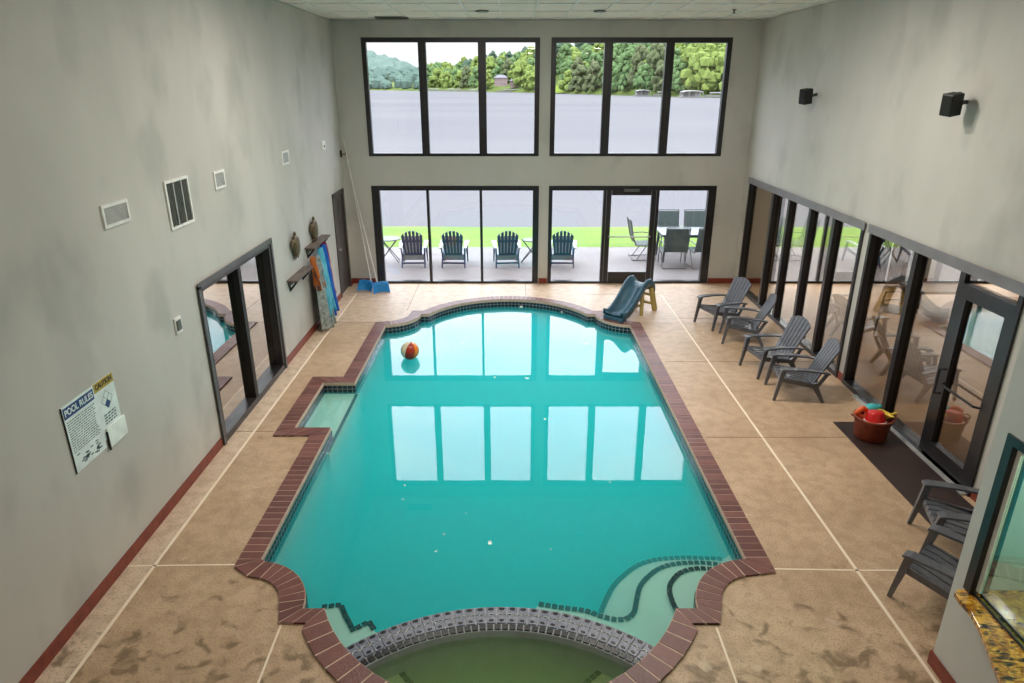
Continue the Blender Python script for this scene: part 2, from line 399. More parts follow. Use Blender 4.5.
strip('trim_3', [((-3.60, 7.83), (-3.1, 7.83)), ((2.5, 7.67), (4.28, 7.67)), ((-3.6, 12.17), (-2.55, 12.17)), ((1.56, 14.0), (3.15, 14.0)), ((2.5, 10.2), (4.9, 10.2)), ((-2.1, 12.9), (-2.1, 14.8)), ((.3, 13.9), (.3, 14.8)), ((3.2, 12.4), (4.9, 12.4))], 'joint_dark', .010)

# ------------------------------------------------------------------ the pool
pool = empty('swimming_pool', (0, 0, 0), 0, 'large turquoise indoor pool with arched ends and a brick coping', 'swimming pool')
b = MB()
for pts, sgn in ((O_, 1),):
    n = len(pts)
    for i in range(n):
        p, q = pts[i], pts[(i+1) % n]
        b.hexa([(p[0], p[1], -1.5), (q[0], q[1], -1.5), (q[0]*1, q[1]*1, -.04), (p[0], p[1], -.04)]+[(OUT[i][0]*.6+p[0]*.4, OUT[i][1]*.6+p[1]*.4, -1.5), (OUT[(i+1) % n][0]*.6+q[0]*.4, OUT[(i+1) % n][1]*.6+q[1]*.4, -1.5), (OUT[(i+1) % n][0]*.6+q[0]*.4, OUT[(i+1) % n][1]*.6+q[1]*.4, -.04), (OUT[i][0]*.6+p[0]*.4, OUT[i][1]*.6+p[1]*.4, -.04)])
b.box(XA-.8, XB+.3, 3.3, 13.8, -1.6, -1.5)
b.build('basin', 'plaster', pool)
# coping: one brick after another
b = MB(); n = len(O_); mb2 = MB()
IN = offset(O_, -.004)
for i in range(n):
    p, q = Vector(IN[i]), Vector(IN[(i+1) % n]); po, qo = Vector(OUT[i]), Vector(OUT[(i+1) % n])
    ln = ((q-p).length+(qo-po).length)/2
    d = (q-p).normalized(); nn = Vector((-d.y, d.x)); L_ = (q-p).length; s0, s1 = (po-p).dot(d), (qo-p).dot(d); w0, w1 = (po-p).dot(nn), (qo-p).dot(nn)
    mb2.hexa([(p.x, p.y, -.035), (po.x, po.y, -.035), (qo.x, qo.y, -.035), (q.x, q.y, -.035), (p.x, p.y, .017), (po.x, po.y, .017), (qo.x, qo.y, .017), (q.x, q.y, .017)])
    long_ = L_ > .5
    T0, T1 = (min(0, s0), max(L_, s1)) if long_ else (0, 1)
    k = max(1, round(((T1-T0) if long_ else ln)/.105)); g = .055
    for j in range(k):
        a0, a1 = T0+(T1-T0)*(j+g)/k, T0+(T1-T0)*(j+1-g)/k
        if long_:
            def pt(t):
                ti = min(max(t, 0), L_); to = min(max(t, s0), s1); return p+d*ti, po.lerp(qo, (to-s0)/(s1-s0))
            A, D = pt(a0); B, C_ = pt(a1)
        else: A, B = p.lerp(q, a0), p.lerp(q, a1); C_, D = po.lerp(qo, a1), po.lerp(qo, a0)
        e = (A-D).normalized()*-.004; A = A+e; B = B+e
        zz = .02+random.uniform(-.001, .0015)
        b.hexa([(A.x, A.y, -.018), (D.x, D.y, -.018), (C_.x, C_.y, -.018), (B.x, B.y, -.018), (A.x, A.y, zz), (D.x, D.y, zz), (C_.x, C_.y, zz), (B.x, B.y, zz)])
cop = mb2.build('coping', 'mortar', pool)
b.build('coping_brick', 'coping_brick', cop)
# waterline tile band
b = MB(); n = len(O_); T = offset(O_, -.012); dist = 0.
for i in range(n):
    p, q = T[i], T[(i+1) % n]; l = (Vector(q)-Vector(p)).length; k = len(b.v)
    b.v += [(p[0], p[1], -.24), (q[0], q[1], -.24), (q[0], q[1], -.036), (p[0], p[1], -.036)]
    b.uv[len(b.f)] = [(dist, 0), (dist+l, 0), (dist+l, .2), (dist, .2)]; b.face((k, k+1, k+2, k+3)); dist += l
b.build('waterline_tile', 'waterline_tile', pool)
def tiles_along(b, pts, z, size=.044, gap=.014, h=.014):
    """string of little square tiles along a polyline"""
    pts = [Vector((p[0], p[1])) for p in pts]; L_ = [0]
    for i in range(len(pts)-1): L_.append(L_[-1]+(pts[i+1]-pts[i]).length)
    s = size/2
    while s < L_[-1]:
        i = max(j for j in range(len(L_)-1) if L_[j] <= s); t = (s-L_[i])/max(1e-6, L_[i+1]-L_[i]); c = pts[i].lerp(pts[i+1], t); d = (pts[i+1]-pts[i]).normalized()
        M = Matrix.Translation((c.x, c.y, z)) @ Matrix.Rotation(math.atan2(d.y, d.x), 4, 'Z')
        b.box(-size/2, size/2, -size/2, size/2, 0, h, M); s += size+gap
def smooth_line(pts, k=4):
    out = []; P = [Vector(p) for p in pts]
    for i in range(len(P)-1):
        p0, p1, p2, p3 = P[max(i-1, 0)], P[i], P[i+1], P[min(i+2, len(P)-1)]
        for j in range(k):
            t = j/k; out.append(.5*((2*p1)+(-p0+p2)*t+(2*p0-5*p1+4*p2-p3)*t*t+(-p0+3*p1-3*p2+p3)*t**3))
    return out+[P[-1]]
def step(name, pix, z, close, smooth=True, tsize=.046):
    line = [at(px, py, z=z).xy for px, py in pix]
    if smooth: line = smooth_line(line)
    poly = [tuple(p) for p in line]+close
    b = MB(); b.prism(poly, -1.5, z); o = b.build(name, 'plaster', pool)
    t = MB(); inner = line; tiles_along(t, inner, z, tsize); t.build('edge_tile', 'tile_black', o)
    return o
step('step', [(677, 611), (673, 603), (669.5, 592), (671, 583), (680, 573), (695, 568.7), (710, 569), (724, 572)], -.15, [(2.22, 5.40), (2.10, 5.2), (1.75, 4.95), (1.60, 4.6)])
step('step', [(539, 604), (560, 607.5), (586, 611), (600, 616), (615, 619.5), (627, 618.5), (634, 612), (636.5, 600), (641, 585), (655, 571), (672, 564.5), (695, 562.6), (715, 564), (732, 567)], -.18, [(2.26, 5.50), (2.2, 5.2), (1.75, 4.95), (1.60, 4.55), (1.30, 4.3), (1.1, 4.3), (.75, 4.5), (.40, 4.6), (.1, 4.66)])
step('step', [(601, 612), (607, 598), (616, 583), (635, 567), (655, 560), (680, 557.7), (700, 558), (724, 559)], -.24, [(2.25, 5.7), (2.22, 5.2), (1.3, 4.6), (.8, 4.8)])
step('step', [(322, 607), (341, 605), (345, 615), (353, 630), (369, 622), (375, 631)], -.16, [(-1.05, 4.45), (-1.30, 4.22), (-1.42, 4.3), (-1.75, 4.6)], False)
b = MB(); b.box(-2.86, -2.325, 7.55, 9.36, -1.5, -.17); o = b.build('bench', 'plaster', pool)
t = MB(); tiles_along(t, [(-2.35, 7.58), (-2.35, 9.34)], -.17); t.build('edge_tile', 'tile_black', o)
b = MB(); b.lathe([(.0, 0), (.12, 0), (.12, .02), (.0, .035)], 20, Matrix.Translation((-.05, 11.2, -1.5)), close=False); b.build('drain', 'vent_dark', pool)
# spa behind the curved tiled wall
b = MB(); cx, cy = -.09, 2.76
def ring(b, r0, r1, a0, a1, z0, z1, n):
    for i in range(n):
        a, c = R(a0+(a1-a0)*i/n), R(a0+(a1-a0)*(i+1)/n)
        P = [(cx+r*math.cos(t), cy+r*math.sin(t)) for t in (a, c) for r in (r0, r1)]
        b.hexa([(P[0][0], P[0][1], z0), (P[1][0], P[1][1], z0), (P[3][0], P[3][1], z0), (P[2][0], P[2][1], z0), (P[0][0], P[0][1], z1), (P[1][0], P[1][1], z1), (P[3][0], P[3][1], z1), (P[2][0], P[2][1], z1)])
ring(b, 1.69, 1.965, 42, 138, -1.5, -.062, 48)
spa_wall = b.build('spa_wall', 'tile_grout', pool)
b = MB()
NT = 33; A0, A1 = 44, 136
for i in range(NT):
    g = .07
    for (r0, r1) in ((1.872, 1.957), (1.772, 1.864)):
        a0 = A0+(A1-A0)*(i+g)/NT; a1 = A0+(A1-A0)*(i+1-g)/NT
        b.use('tile_lilac'); ring(b, r0, r1, a0, a1, -.062, -.052, 1)
    am = R(A0+(A1-A0)*(i+.5)/NT)
    for rr, e in ((1.932, .022), (1.80, .018)):
        c = Vector((cx+rr*math.cos(am), cy+rr*math.sin(am), -.052))
        b.use('tile_black'); b.lathe([(.0001, 0), (1, 0), (1, 1), (.0001, 1)], 10, Matrix.Translation(c) @ Matrix.Rotation(am, 4, 'Z') @ Matrix.Diagonal((e*.75, e*1.2, .002, 1)), close=False)
NT2 = 44
for i in range(NT2):
    b.use('tile_black'); ring(b, 1.700, 1.755, A0+(A1-A0)*(i+.1)/NT2, A0+(A1-A0)*(i+.9)/NT2, -.064, -.050, 1)
b.use('foam_white'); b.tube([(cx+(1.868+.012*math.sin(i*1.6))*math.cos(R(A0+(A1-A0)*i/150)), cy+(1.868+.012*math.sin(i*1.6))*math.sin(R(A0+(A1-A0)*i/150)), -.051) for i in range(151)], .0035, 4)
b.build('decorative_tile', None, spa_wall)
b = MB(); ring(b, .3, 1.70, 30, 150, -.95, -.9, 24)
b.box(-1.8, 1.6, 3.5, 4.2, -.95, -.9); b.build('spa_floor', 'spa_plaster', pool)
for sgn, pix in ((-1, [(398, 669), (416, 690)]), (1, [(604, 668), (578, 690)])):
    line = [at(px, py, z=-.30).xy for px, py in pix]; b = MB(); d = (line[1]-line[0]).normalized(); e = line[1]+d*.25; far = Vector((line[0].x+sgn*.6, line[0].y-.05)); fe = Vector((e.x+sgn*.6, e.y))
    poly = [tuple(line[0]), tuple(e), tuple(fe), tuple(far)]
    b.prism(poly, -.9, -.30); o = b.build('spa_bench', 'spa_plaster', pool); t = MB(); tiles_along(t, [line[0], e], -.30); t.build('edge_tile', 'tile_black', o)
# the water itself
WO = offset(O_, .05)
def above(p): return (p[0]-cx)**2+(p[1]-cy)**2 > 1.83**2 and not (p[1] < 4.3 and abs(p[0]) < 1.3)
ring_pts = [(cx+1.83*math.cos(R(a)), cy+1.83*math.sin(R(a))) for a in range(47, 134, 3)]
i_r = [i for i, p in enumerate(WO) if not above(p)]; i0, i1 = min(i_r), max(i_r)
poly = WO[:i0]+ring_pts+WO[i1+1:]
b = MB(); b.prism(poly, -1.55, -.125); w = b.build('pool_water', 'pool_water'); tag(w, 'still turquoise pool water mirroring the tall windows', 'water', kind='stuff')
poly = WO[i0:i1+1]+[(p[0], p[1]) for p in ring_pts[::-1]]
poly = WO[i0:i1+1]+[(cx+1.82*math.cos(R(a)), cy+1.82*math.sin(R(a))) for a in range(133, 46, -3)]
b = MB(); b.prism(poly, -.93, -.125); w = b.build('spa_water', 'spa_water'); tag(w, 'greenish spa water in front of the curved tiled wall', 'water', kind='stuff')
# bits floating
for k, (px, py, s_) in enumerate([(490, 543, .028), (405, 485, .012), (403, 499, .012), (466, 513, .008), (444, 534, .012), (436, 551, .014), (551, 549, .008), (610, 482, .010), (545, 419, .02), (495, 377, .02), (527, 378, .03), (521, 307, .05), (562, 312, .03)]):
    p = at(px, py, z=-.125); b = MB(); rz = random.uniform(0, 3)
    b.grid([[Vector((math.cos(rz)*u*s_-math.sin(rz)*v*s_*.6, math.sin(rz)*u*s_+math.cos(rz)*v*s_*.6, .004+.3*s_*(u*u))) for u in (-1, -.5, 0, .5, 1)] for v in (-1, 0, 1)])
    o = b.build('petal', 'foam_white', loc=(p.x, p.y, -.125)); so = o.modifiers.new('Solidify', 'SOLIDIFY'); so.thickness = .003
    if k == 0: tag(o, 'largest white petal floating alone on the middle of the pool', 'petal')
    else: tag(o, 'tiny pale petal drifting on the turquoise water', 'petal', 'petals floating on the pool')

# ------------------------------------------------------------------ shell: walls with openings
def wall_cells(us, vs, holes):
    us = sorted(set(us+[h[0] for h in holes]+[h[1] for h in holes])); vs = sorted(set(vs+[h[2] for h in holes]+[h[3] for h in holes]))
    for u0, u1 in zip(us, us[1:]):
        for v0, v1 in zip(vs, vs[1:]):
            um, vm = (u0+u1)/2, (v0+v1)/2
            if not any(h[0] < um < h[1] and h[2] < vm < h[3] for h in holes): yield u0, u1, v0, v1
WF = [(-3.04, .567, 2.80, 5.11), (.795, 4.44, 2.80, 5.11), (-3.045, .585, 0, 2.18), (.80, 4.43, 0, 2.18), (5.85, 8.05, 0, 2.35), (8.3, 11.6, 0, 2.35)]
def wall(name, axis, pos, th, u, v, holes, m='wall_plaster'):
    b = MB()
    for u0, u1, v0, v1 in wall_cells(list(u), list(v), holes):
        if axis == 'y': b.box(u0, u1, pos, pos+th, v0, v1)
        else: b.box(pos, pos+th, u0, u1, v0, v1)
    return struct(b, name, m)
wall('wall_far', 'y', YF, .2, (XL-.2, 12.2), (0, ZC), WF)
HL = [(7.50, 9.97, 0, 2.04), (13.80, 14.62, 0, 2.10)]
wall('wall_left', 'x', XL-.2, .2, (-1.5, YF), (0, ZC), HL)
HR = [(9.56, 14.5, 0, 2.38), (6.33, 9.37, 0, 2.38)]
wall('wall_right', 'x', XR, .14, (4.05, YF), (0, ZC), HR)
wall('wall_back', 'y', -1.5, .2, (XL-.2, XR+.2), (-.1, ZC), [])
wall('wall_bar', 'x', 3.26, .14, (-1.3, 4.05), (0, ZC), [(1.3, 3.93, .80, 2.09)], 'bar_wall_paint')
b = MB(); b.box(3.40, XR+.14, 3.93, 4.05, 0, ZC); struct(b, 'wall_bar_end', 'bar_wall_paint')
b = MB(); b.box(5.0, 5.14, -1.3, 3.93, 0, ZC); struct(b, 'wall_kitchen', 'back_room')
b = MB(); b.box(XL-.2, XR+.2, -1.5, YF+.2, ZC+.012, ZC+.12); struct(b, 'ceiling', 'ceiling_tile')
# hung ceiling grid
b = MB()
x = -.2-.61*6
while x < XR:
    if x > XL+.02: b.box(x-.012, x+.012, -1.3, YF, ZC-.004, ZC+.012)
    x += .61
y = YF-.42
while y > -1.3:
    b.box(XL, XR, y-.012, y+.012, ZC-.003, ZC+.012); y -= 1.22
o = struct(b, 'trim_4', 'ceiling_grid_metal')
# ceiling diffuser, sprinkler, little covers
v = empty('ceiling_vent', (-2.31, 14.38, ZC-.01), 0, 'dark slotted air diffuser in the ceiling near the left wall', 'vent')
b = MB(); b.box(-.31, .31, -.13, -.11, -.012, .012); b.box(-.31, .31, .11, .13, -.012, .012); b.box(-.31, -.29, -.13, .13, -.012, .012); b.box(.29, .31, -.13, .13, -.012, .012); b.build('frame', 'vent_dark', v)
b = MB()
for k in range(6): b.beam((-.29, -.09+k*.036, 0), (.29, -.09+k*.036, 0), .03, .004, up=(0, .6, 1))
b.box(-.29, .29, -.11, .11, .006, .010); b.build('slat', 'black', v)
def lamp(x, y, label):
    o = empty('recessed_light', (x, y, ZC), 0, label, 'ceiling light')
    b = MB(); b.lathe([(.085, .0), (.115, .0), (.115, -.012), (.085, -.012), (.085, 0)], 24, close=False); b.build('trim_ring', 'vent_dark', o)
    b = MB(); b.lathe([(.001, -.004), (.085, -.004), (.085, .0), (.001, .0)], 24, close=False); b.build('lens', 'white_plastic', o)
lamp(*at(600, 10.5, z=ZC).xy, 'small round ceiling light right of the middle of the ceiling')
lamp(*at(482, 10.5, z=ZC).xy, 'small round ceiling light left of the middle, near far windows')
s_ = empty('sprinkler', (3.82, 12.9, ZC), 0, 'small ceiling sprinkler head near the right wall', 'sprinkler')
b = MB(); b.lathe([(.001, 0), (.04, 0), (.04, -.006), (.015, -.01), (.012, -.05), (.03, -.055), (.03, -.06), (.001, -.06)], 16, close=False); b.build('head', 'black', s_)
# baseboards (brick-red tile)
def base(name, segs, axis, pos, th, h=.12):
    b = MB()
    for u0, u1 in segs:
        if axis == 'x': b.box(pos, pos+th, u0, u1, 0, h)
        else: b.box(u0, u1, pos, pos+th, 0, h)
    struct(b, name, 'red_base_tile')
base('baseboard_left', [(-1.3, 7.44), (10.03, 13.74), (14.68, YF)], 'x', XL, .015)
base('baseboard_far', [(XL+.02, -3.06), (.60, .79), (4.44, 5.8), (8.06, 8.29)], 'y', YF-.015, .014)
base('baseboard_right', [(9.38, 9.55), (4.07, 6.32)], 'x', XR-.015, .014)
base('baseboard_bar', [(-1.3, 4.065)], 'x', 3.245, .014)
base('baseboard_bar_end', [(3.262, XR-.02)], 'y', 4.05, .015)

# ------------------------------------------------------------------ windows and doors
def window(name, holes, mulls, z0, z1, fw, label, m='bronze_frame', glass='window_glass', bot=.05, top=None, depth=.12, panes=True, skip=None):
    """window in the far wall; mulls = list of (x0,x1)"""
    x0, x1 = holes; y0, y1 = YF-.01, YF-.01+depth; top = top or fw[0]
    b = MB(); b.box(x0, x1, y0, y1, z1-top, z1); b.box(x0, x1, y0, y1, z0, z0+bot); b.box(x0, x0+fw[0], y0, y1, z0+bot, z1-top); b.box(x1-fw[1], x1, y0, y1, z0+bot, z1-top)
    root = struct(b, name, m, label)
    for a, c in mulls:
        b = MB(); b.box(a, c, y0-.004, y1, z0+bot, z1-top)
        if c-a > .12: b.box((a+c)/2-.012, (a+c)/2+.012, y0-.012, y0, z0+bot, z1-top)
        b.build('mullion', m, root)
    xs = [x0+fw[0]]+[v for a in mulls for v in a]+[x1-fw[1]]
    for i in range(0, len(xs), 2):
        if skip == i//2: continue
        b = MB(); b.box(xs[i], xs[i+1], YF+.05, YF+.056, z0+bot, z1-top); b.build('pane', glass, root)
    return root
window('window_1', (-3.04, .567), [(-1.90, -1.745), (-.69, -.53)], 2.80, 5.11, (.09, .10), 'upper left picture window looking over the lake', bot=.06)
window('window_2', (.795, 4.44), [(1.87, 2.04), (3.11, 3.28)], 2.80, 5.11, (.10, .10), 'upper right picture window looking over the lake', bot=.06)
window('window_3', (-3.045, .585), [(-1.86, -1.805), (-.705, -.65)], 0, 2.18, (.17, .13), 'lower left glass wall facing the patio', top=.10)
w4 = window('window_4', (.80, 4.43), [(1.99, 2.05), (3.14, 3.20)], 0, 2.18, (.08, .17), 'lower right glass wall with a glazed door', top=.10, skip=1)
d = struct(MB().box(2.06, 2.16, YF-.02, YF+.06, .03, 2.08).box(3.03, 3.13, YF-.02, YF+.06, .03, 2.08).box(2.17, 3.02, YF-.02, YF+.06, 1.98, 2.08).box(2.17, 3.02, YF-.02, YF+.06, .03, .27), 'door_1', 'bronze_frame', 'glazed patio door in the lower right glass wall')
MB().box(2.17, 3.02, YF+.02, YF+.026, .27, 1.98).build('pane', 'window_glass', d)
MB().tube([(2.14, YF-.02, 1.08), (2.16, YF-.07, 1.08), (3.03, YF-.07, 1.08), (3.06, YF-.02, 1.08)], .014).build('push_bar', 'silver', d)
MB().box(2.42, 2.75, YF-.07, YF-.02, 2.06, 2.12).build('door_closer', 'vent_dark', d)
# side room glass
window('window_5', (5.85, 8.05), [(6.92, 6.97)], 0, 2.35, (.10, .10), 'side room glass wall nearest the pool hall', glass='window_glass')
window('window_6', (8.3, 11.6), [(9.35, 9.42), (10.5, 10.57)], 0, 2.35, (.08, .08), 'side room glass wall farther right')
# right wall glass runs
def side_glass(name, y0, y1, z1, mulls, label, glass, skip=None, pos=XR, inward=-1):
    xa, xb = pos-.03, pos+.12
    b = MB(); b.box(xa, xb, y0, y1, z1-.08, z1); b.box(xa, xb, y0, y1, 0, .07); b.box(xa, xb, y0, y0+.06, .07, z1-.08); b.box(xa, xb, y1-.06, y1, .07, z1-.08)
    root = struct(b, name, 'bronze_frame', label)
    MB().box(xa-.012, xa, y0-.04, y1+.04, z1-.09, z1+.03).build('head_trim', 'grey_frame', root)
    for a in mulls: MB().box(xa+.01, xb-.01, a-.045, a+.045, .07, z1-.08).build('mullion', 'bronze_frame', root)
    ys = [y0+.06]+[v for a in mulls for v in (a-.045, a+.045)]+[y1-.06]
    for i in range(0, len(ys), 2):
        if skip == i//2: continue
        MB().box(pos+.05, pos+.056, ys[i], ys[i+1], .07, z1-.08).build('pane', glass, root)
    return root
side_glass('window_7', 9.56, 14.5, 2.38, [10.50, 11.40, 12.32, 13.12], 'long glass wall on the right behind the grey chairs', 'tinted_glass')
side_glass('window_8', 6.33, 9.37, 2.38, [7.28, 8.22], 'glass wall on the right by the brown mat', 'tinted_glass', skip=0)
d = struct(MB().box(4.99, 5.08, 6.39, 6.50, .02, 2.12).box(4.99, 5.08, 7.12, 7.235, .02, 2.12).box(4.99, 5.08, 6.50, 7.12, 2.01, 2.12).box(4.99, 5.08, 6.50, 7.12, .02, .24), 'door_2', 'bronze_frame', 'glazed side door beside the brown mat')
MB().box(5.03, 5.036, 6.50, 7.12, .24, 2.01).build('pane', 'tinted_glass', d)
MB().box(4.99, 5.12, 6.39, 7.235, 2.12, 2.17).build('transom_bar', 'bronze_frame', d)
MB().box(5.03, 5.036, 6.39, 7.235, 2.17, 2.30).build('transom_pane', 'tinted_glass', d)
MB().tube([(4.99, 7.17, 1.16), (4.92, 7.17, 1.16), (4.92, 7.17, .86), (4.99, 7.17, .86)], .012).build('door_handle', 'black', d)
MB().tube([(4.985, 7.14, 1.0), (4.93, 7.10, 1.0), (4.93, 6.52, 1.0), (4.985, 6.48, 1.0)], .014).build('push_bar', 'black', d)
struct(MB().box(4.93, 4.99, 6.36, 8.9, 0, .02), 'trim_5', 'silver', 'silver door threshold strip')
# left wall sliding glass
b = MB(); xa, xb = XL-.11, XL+.02
b.box(xa, xb, 7.50, 9.97, 1.97, 2.06).box(xa, xb, 7.50, 9.97, 0, .09).box(xa, xb, 7.50, 7.58, .06, 1.97).box(xa, xb, 9.85, 9.97, .07, 1.97)
d = struct(b, 'door_3', 'bronze_frame', 'dark framed sliding glass door in the left wall')
MB().box(xb, xb+.015, 7.46, 7.52, 0, 2.05).box(xb, xb+.015, 9.93, 9.99, 0, 2.05).box(xb, xb+.015, 7.46, 9.99, 2.02, 2.09).build('outer_trim', 'dark_trim', d)
MB().box(xa+.02, xb-.01, 8.66, 8.76, .07, 1.97).build('mullion', 'black', d)
MB().box(XL-.075, XL-.069, 7.58, 8.66, .06, 1.97).build('pane', 'mirror_glass', d)
MB().box(XL-.095, XL-.089, 8.76, 9.85, .06, 1.97).build('pane', 'mirror_glass', d)
# far-left door: framed panel door
b = MB().box(XL-.05, XL+.02, 13.74, 13.82, 0, 2.14).box(XL-.05, XL+.02, 14.60, 14.68, 0, 2.14).box(XL-.05, XL+.02, 13.74, 14.68, 2.08, 2.16)
d = struct(b, 'door_4', 'door_wood', 'dark grey panel door at the far end of the left wall')
b = MB().box(XL-.05, XL-.02, 13.82, 14.60, .01, 2.08)
for (y0, y1) in ((13.90, 14.16), (14.26, 14.52)):
    for (z0, z1) in ((.18, .85), (1.0, 1.55), (1.68, 1.98)):
        b.box(XL-.02, XL-.012, y0, y1, z0, z1)
b.build('door_leaf', 'door_wood', d, bevel=.004)
MB().lathe([(.001, 0), (.028, 0), (.028, .008), (.01, .012), (.01, .035), (.028, .045), (.028, .065), (.001, .07)], 16, Matrix.Translation((XL-.012, 13.90, 1.0)) @ Matrix.Rotation(R(90), 4, 'Y'), close=False).build('door_knob', 'silver', d)
# bar pass-through window
b = MB(); xa, xb = 3.245, 3.38
b.box(xa, xb, 3.86, 3.93, .84, 2.09).box(xa, xb, 1.3, 3.86, 2.03, 2.09).box(3.268, 3.282, 1.3, 3.86, .838, .856).box(3.318, 3.328, 1.3, 3.86, .838, .856).box(xa, xb, 1.3, 1.36, .84, 2.03)
w = struct(b, 'window_9', 'bronze_frame', 'teal-tinted sliding glass over the granite bar')
MB().box(3.285, 3.31, 3.825, 3.86, .87, 2.02).box(3.285, 3.31, 1.36, 3.825, 1.99, 2.02).build('sash', 'white_plastic', w)
MB().box(3.295, 3.301, 1.36, 3.825, .842, 1.99).build('pane', 'bar_glass', w)
outer = [(3.26, 3.905), (3.20, 3.915), (3.155, 3.88), (3.145, 3.80), (3.15, 3.69), (3.12, 3.56), (3.075, 3.42), (3.01, 3.25), (2.95, 3.08), (2.90, 2.85), (2.88, 2.5), (2.88, 1.4), (3.26, 1.4)]
b = MB(); b.prism(outer[::-1], .80, .838)
b.prism([(3.26, 1.4), (3.86, 1.4), (3.86, 3.90), (3.26, 3.905)], .80, .838)
o = b.build('bar_counter', 'granite', bevel=.006); tag(o, 'golden speckled granite bar top jutting from the near right wall', 'counter')
# kitchen side: lower cabinets behind the wall
c = empty('bar_cabinet', (3.65, 2.6, 0), 0, 'dark cabinet run under the granite behind the near wall', 'cabinet')
MB().box(-.22, .18, -1.2, 1.28, 0, .80).build('body', 'door_wood', c)
b = MB()
for k in range(4): b.box(.18, .20, -1.15+k*.6, -.60+k*.6, .1, .75)
b.build('door', 'door_wood', c)

# ------------------------------------------------------------------ wall things, left wall
W = XL
def wall_vent(y0, y1, z0, z1, label, vertical=False):
    cy_, cz = (y0+y1)/2, (z0+z1)/2; hy, hz = abs(y1-y0)/2, abs(z1-z0)/2
    v = empty('wall_vent', (W, cy_, cz), 0, label, 'vent')
    t = .028
    MB().box(0, .018, -hy, hy, hz-t, hz).box(0, .018, -hy, hy, -hz, -hz+t).box(0, .018, -hy, -hy+t, -hz+t, hz-t).box(0, .018, hy-t, hy, -hz+t, hz-t).build('frame', 'white_plastic', v)
    MB().box(0, .004, -hy+t, hy-t, -hz+t, hz-t).build('backing', 'vent_dark', v)
    b = MB()
    if vertical:
        n_ = 14
        for k in range(n_): yy = -hy+t+(2*hy-2*t)*(k+.5)/n_; b.beam((.009, yy, -hz+t), (.009, yy, hz-t), .012, .003, up=(1, .6, 0))
        for k in (1, 2): yy = -hy+2*hy*k/3; b.box(.004, .018, yy-.012, yy+.012, -hz+t, hz-t)
    else:
        n_ = 10
        for k in range(n_): zz = -hz+t+(2*hz-2*t)*(k+.5)/n_; b.beam((.009, -hy+t, zz), (.009, hy-t, zz), .012, .003, up=(1, 0, .6))
    b.build('louvre', 'louvre_grey', v)
wall_vent(5.97, 6.40, 3.02, 3.225, 'small white-framed vent nearest the camera on left wall')
wall_vent(7.14, 7.68, 2.77, 3.28, 'large square louvred vent high on the left wall', True)
wall_vent(8.37, 8.68, 3.02, 3.235, 'small vent just beyond the large louvred one')
wall_vent(10.96, 11.30, 3.03, 3.24, 'farthest small vent on the left wall')
th = empty('thermostat', (W, 6.91, 1.79), 0, 'small white thermostat left of the sliding glass door', 'thermostat')
MB().box(0, .02, -.07, .07, -.09, .09).build('cover', 'white_plastic', th, bevel=.005); MB().box(.02, .035, -.055, .03, -.05, .06).build('display', 'vent_dark', th, bevel=.003)
o = empty('wall_sensor', (W, 13.42, 3.14), 0, 'little white box high near the far left corner', 'sensor'); MB().box(0, .03, -.10, .10, -.08, .08).build('cover', 'white_plastic', o, bevel=.006); MB().lathe([(.02, 0), (.02, .012), (.001, .018)], 12, Matrix.Translation((.03, 0, -.02)) @ Matrix.Rotation(R(90), 4, 'Y'), close=False).build('eye', 'vent_dark', o)
# signs
WM = lambda y, z: Matrix.Translation((.008, y, z)) @ Matrix(((0, 0, 1, 0), (1, 0, 0, 0), (0, 1, 0, 0), (0, 0, 0, 1)))
sg = empty('rules_sign', (W, 5.095, 1.495), 0, 'white POOL RULES sign with a blue header', 'sign')
hy, hz = .222, .30
MB().box(0, .006, -hy, hy, -hz, hz).build('board', 'sign_white', sg); MB().box(-.0, .012, -hy-.006, -hy, -hz, hz).build('side_rail', 'sign_black', sg)
MB().box(.006, .007, -hy+.014, hy-.014, hz-.115, hz-.02).build('header', 'sign_blue', sg)
text_mesh('POOL RULES', .078, 'sign_white', 'lettering', sg, WM(0, hz-.068), sx=.88)
b = MB(); rr = random.Random(3); z = hz-.15
while z > -hz+.17:
    y = -hy+.03
    while y < hy-.06:
        l = rr.uniform(.015, .045); b.box(.006, .0066, y, min(y+l, hy-.03), z-.004, z+.004); y += l+.008
    z -= .021
for k in range(26):
    y = rr.uniform(-hy+.07, hy-.05); z = rr.uniform(-hz+.03, -hz+.15); b.box(.006, .0066, y-.02, y+.02, z-.006, z+.006)
b.build('print_pattern', 'sign_ink', sg)
sg = empty('caution_sign', (W, 5.465, 1.50), 0, 'white chemical hazard sign with a gold header', 'sign')
hy, hz = .148, .30
MB().box(0, .006, -hy, hy, -hz+.06, hz).build('board', 'sign_white', sg)
MB().box(.006, .007, -hy, hy, hz-.085, hz).build('header', 'sign_gold', sg); text_mesh('CAUTION', .066, 'sign_black', 'lettering', sg, WM(0, hz-.042), sx=.85)
b = MB(); D = .085; zc = .10
for a, c in (((0, D), (D, 0)), ((D, 0), (0, -D)), ((0, -D), (-D, 0)), ((-D, 0), (0, D)), ((-D/2, D/2), (D/2, -D/2)), ((-D/2, -D/2), (D/2, D/2))): b.beam((.007, a[0], zc+a[1]), (.007, c[0], zc+c[1]), .0025, .001, up=(1, 0, 0))
b.build('hazard_diamond', 'sign_black', sg)
MB().hexa([(.006, 0, zc-D), (.006, D/2, zc-D/2), (.006, 0, zc), (.006, -D/2, zc-D/2), (.0075, 0, zc-D), (.0075, D/2, zc-D/2), (.0075, 0, zc), (.0075, -D/2, zc-D/2)]).build('blue_quarter', 'sign_blue', sg)
b = MB()
for k in range(4):
    y = -.09
    while y < .08: l = rr.uniform(.02, .05); b.box(.006, .007, y, min(.09, y+l), -.035-k*.026, -.02-k*.026); y += l+.012
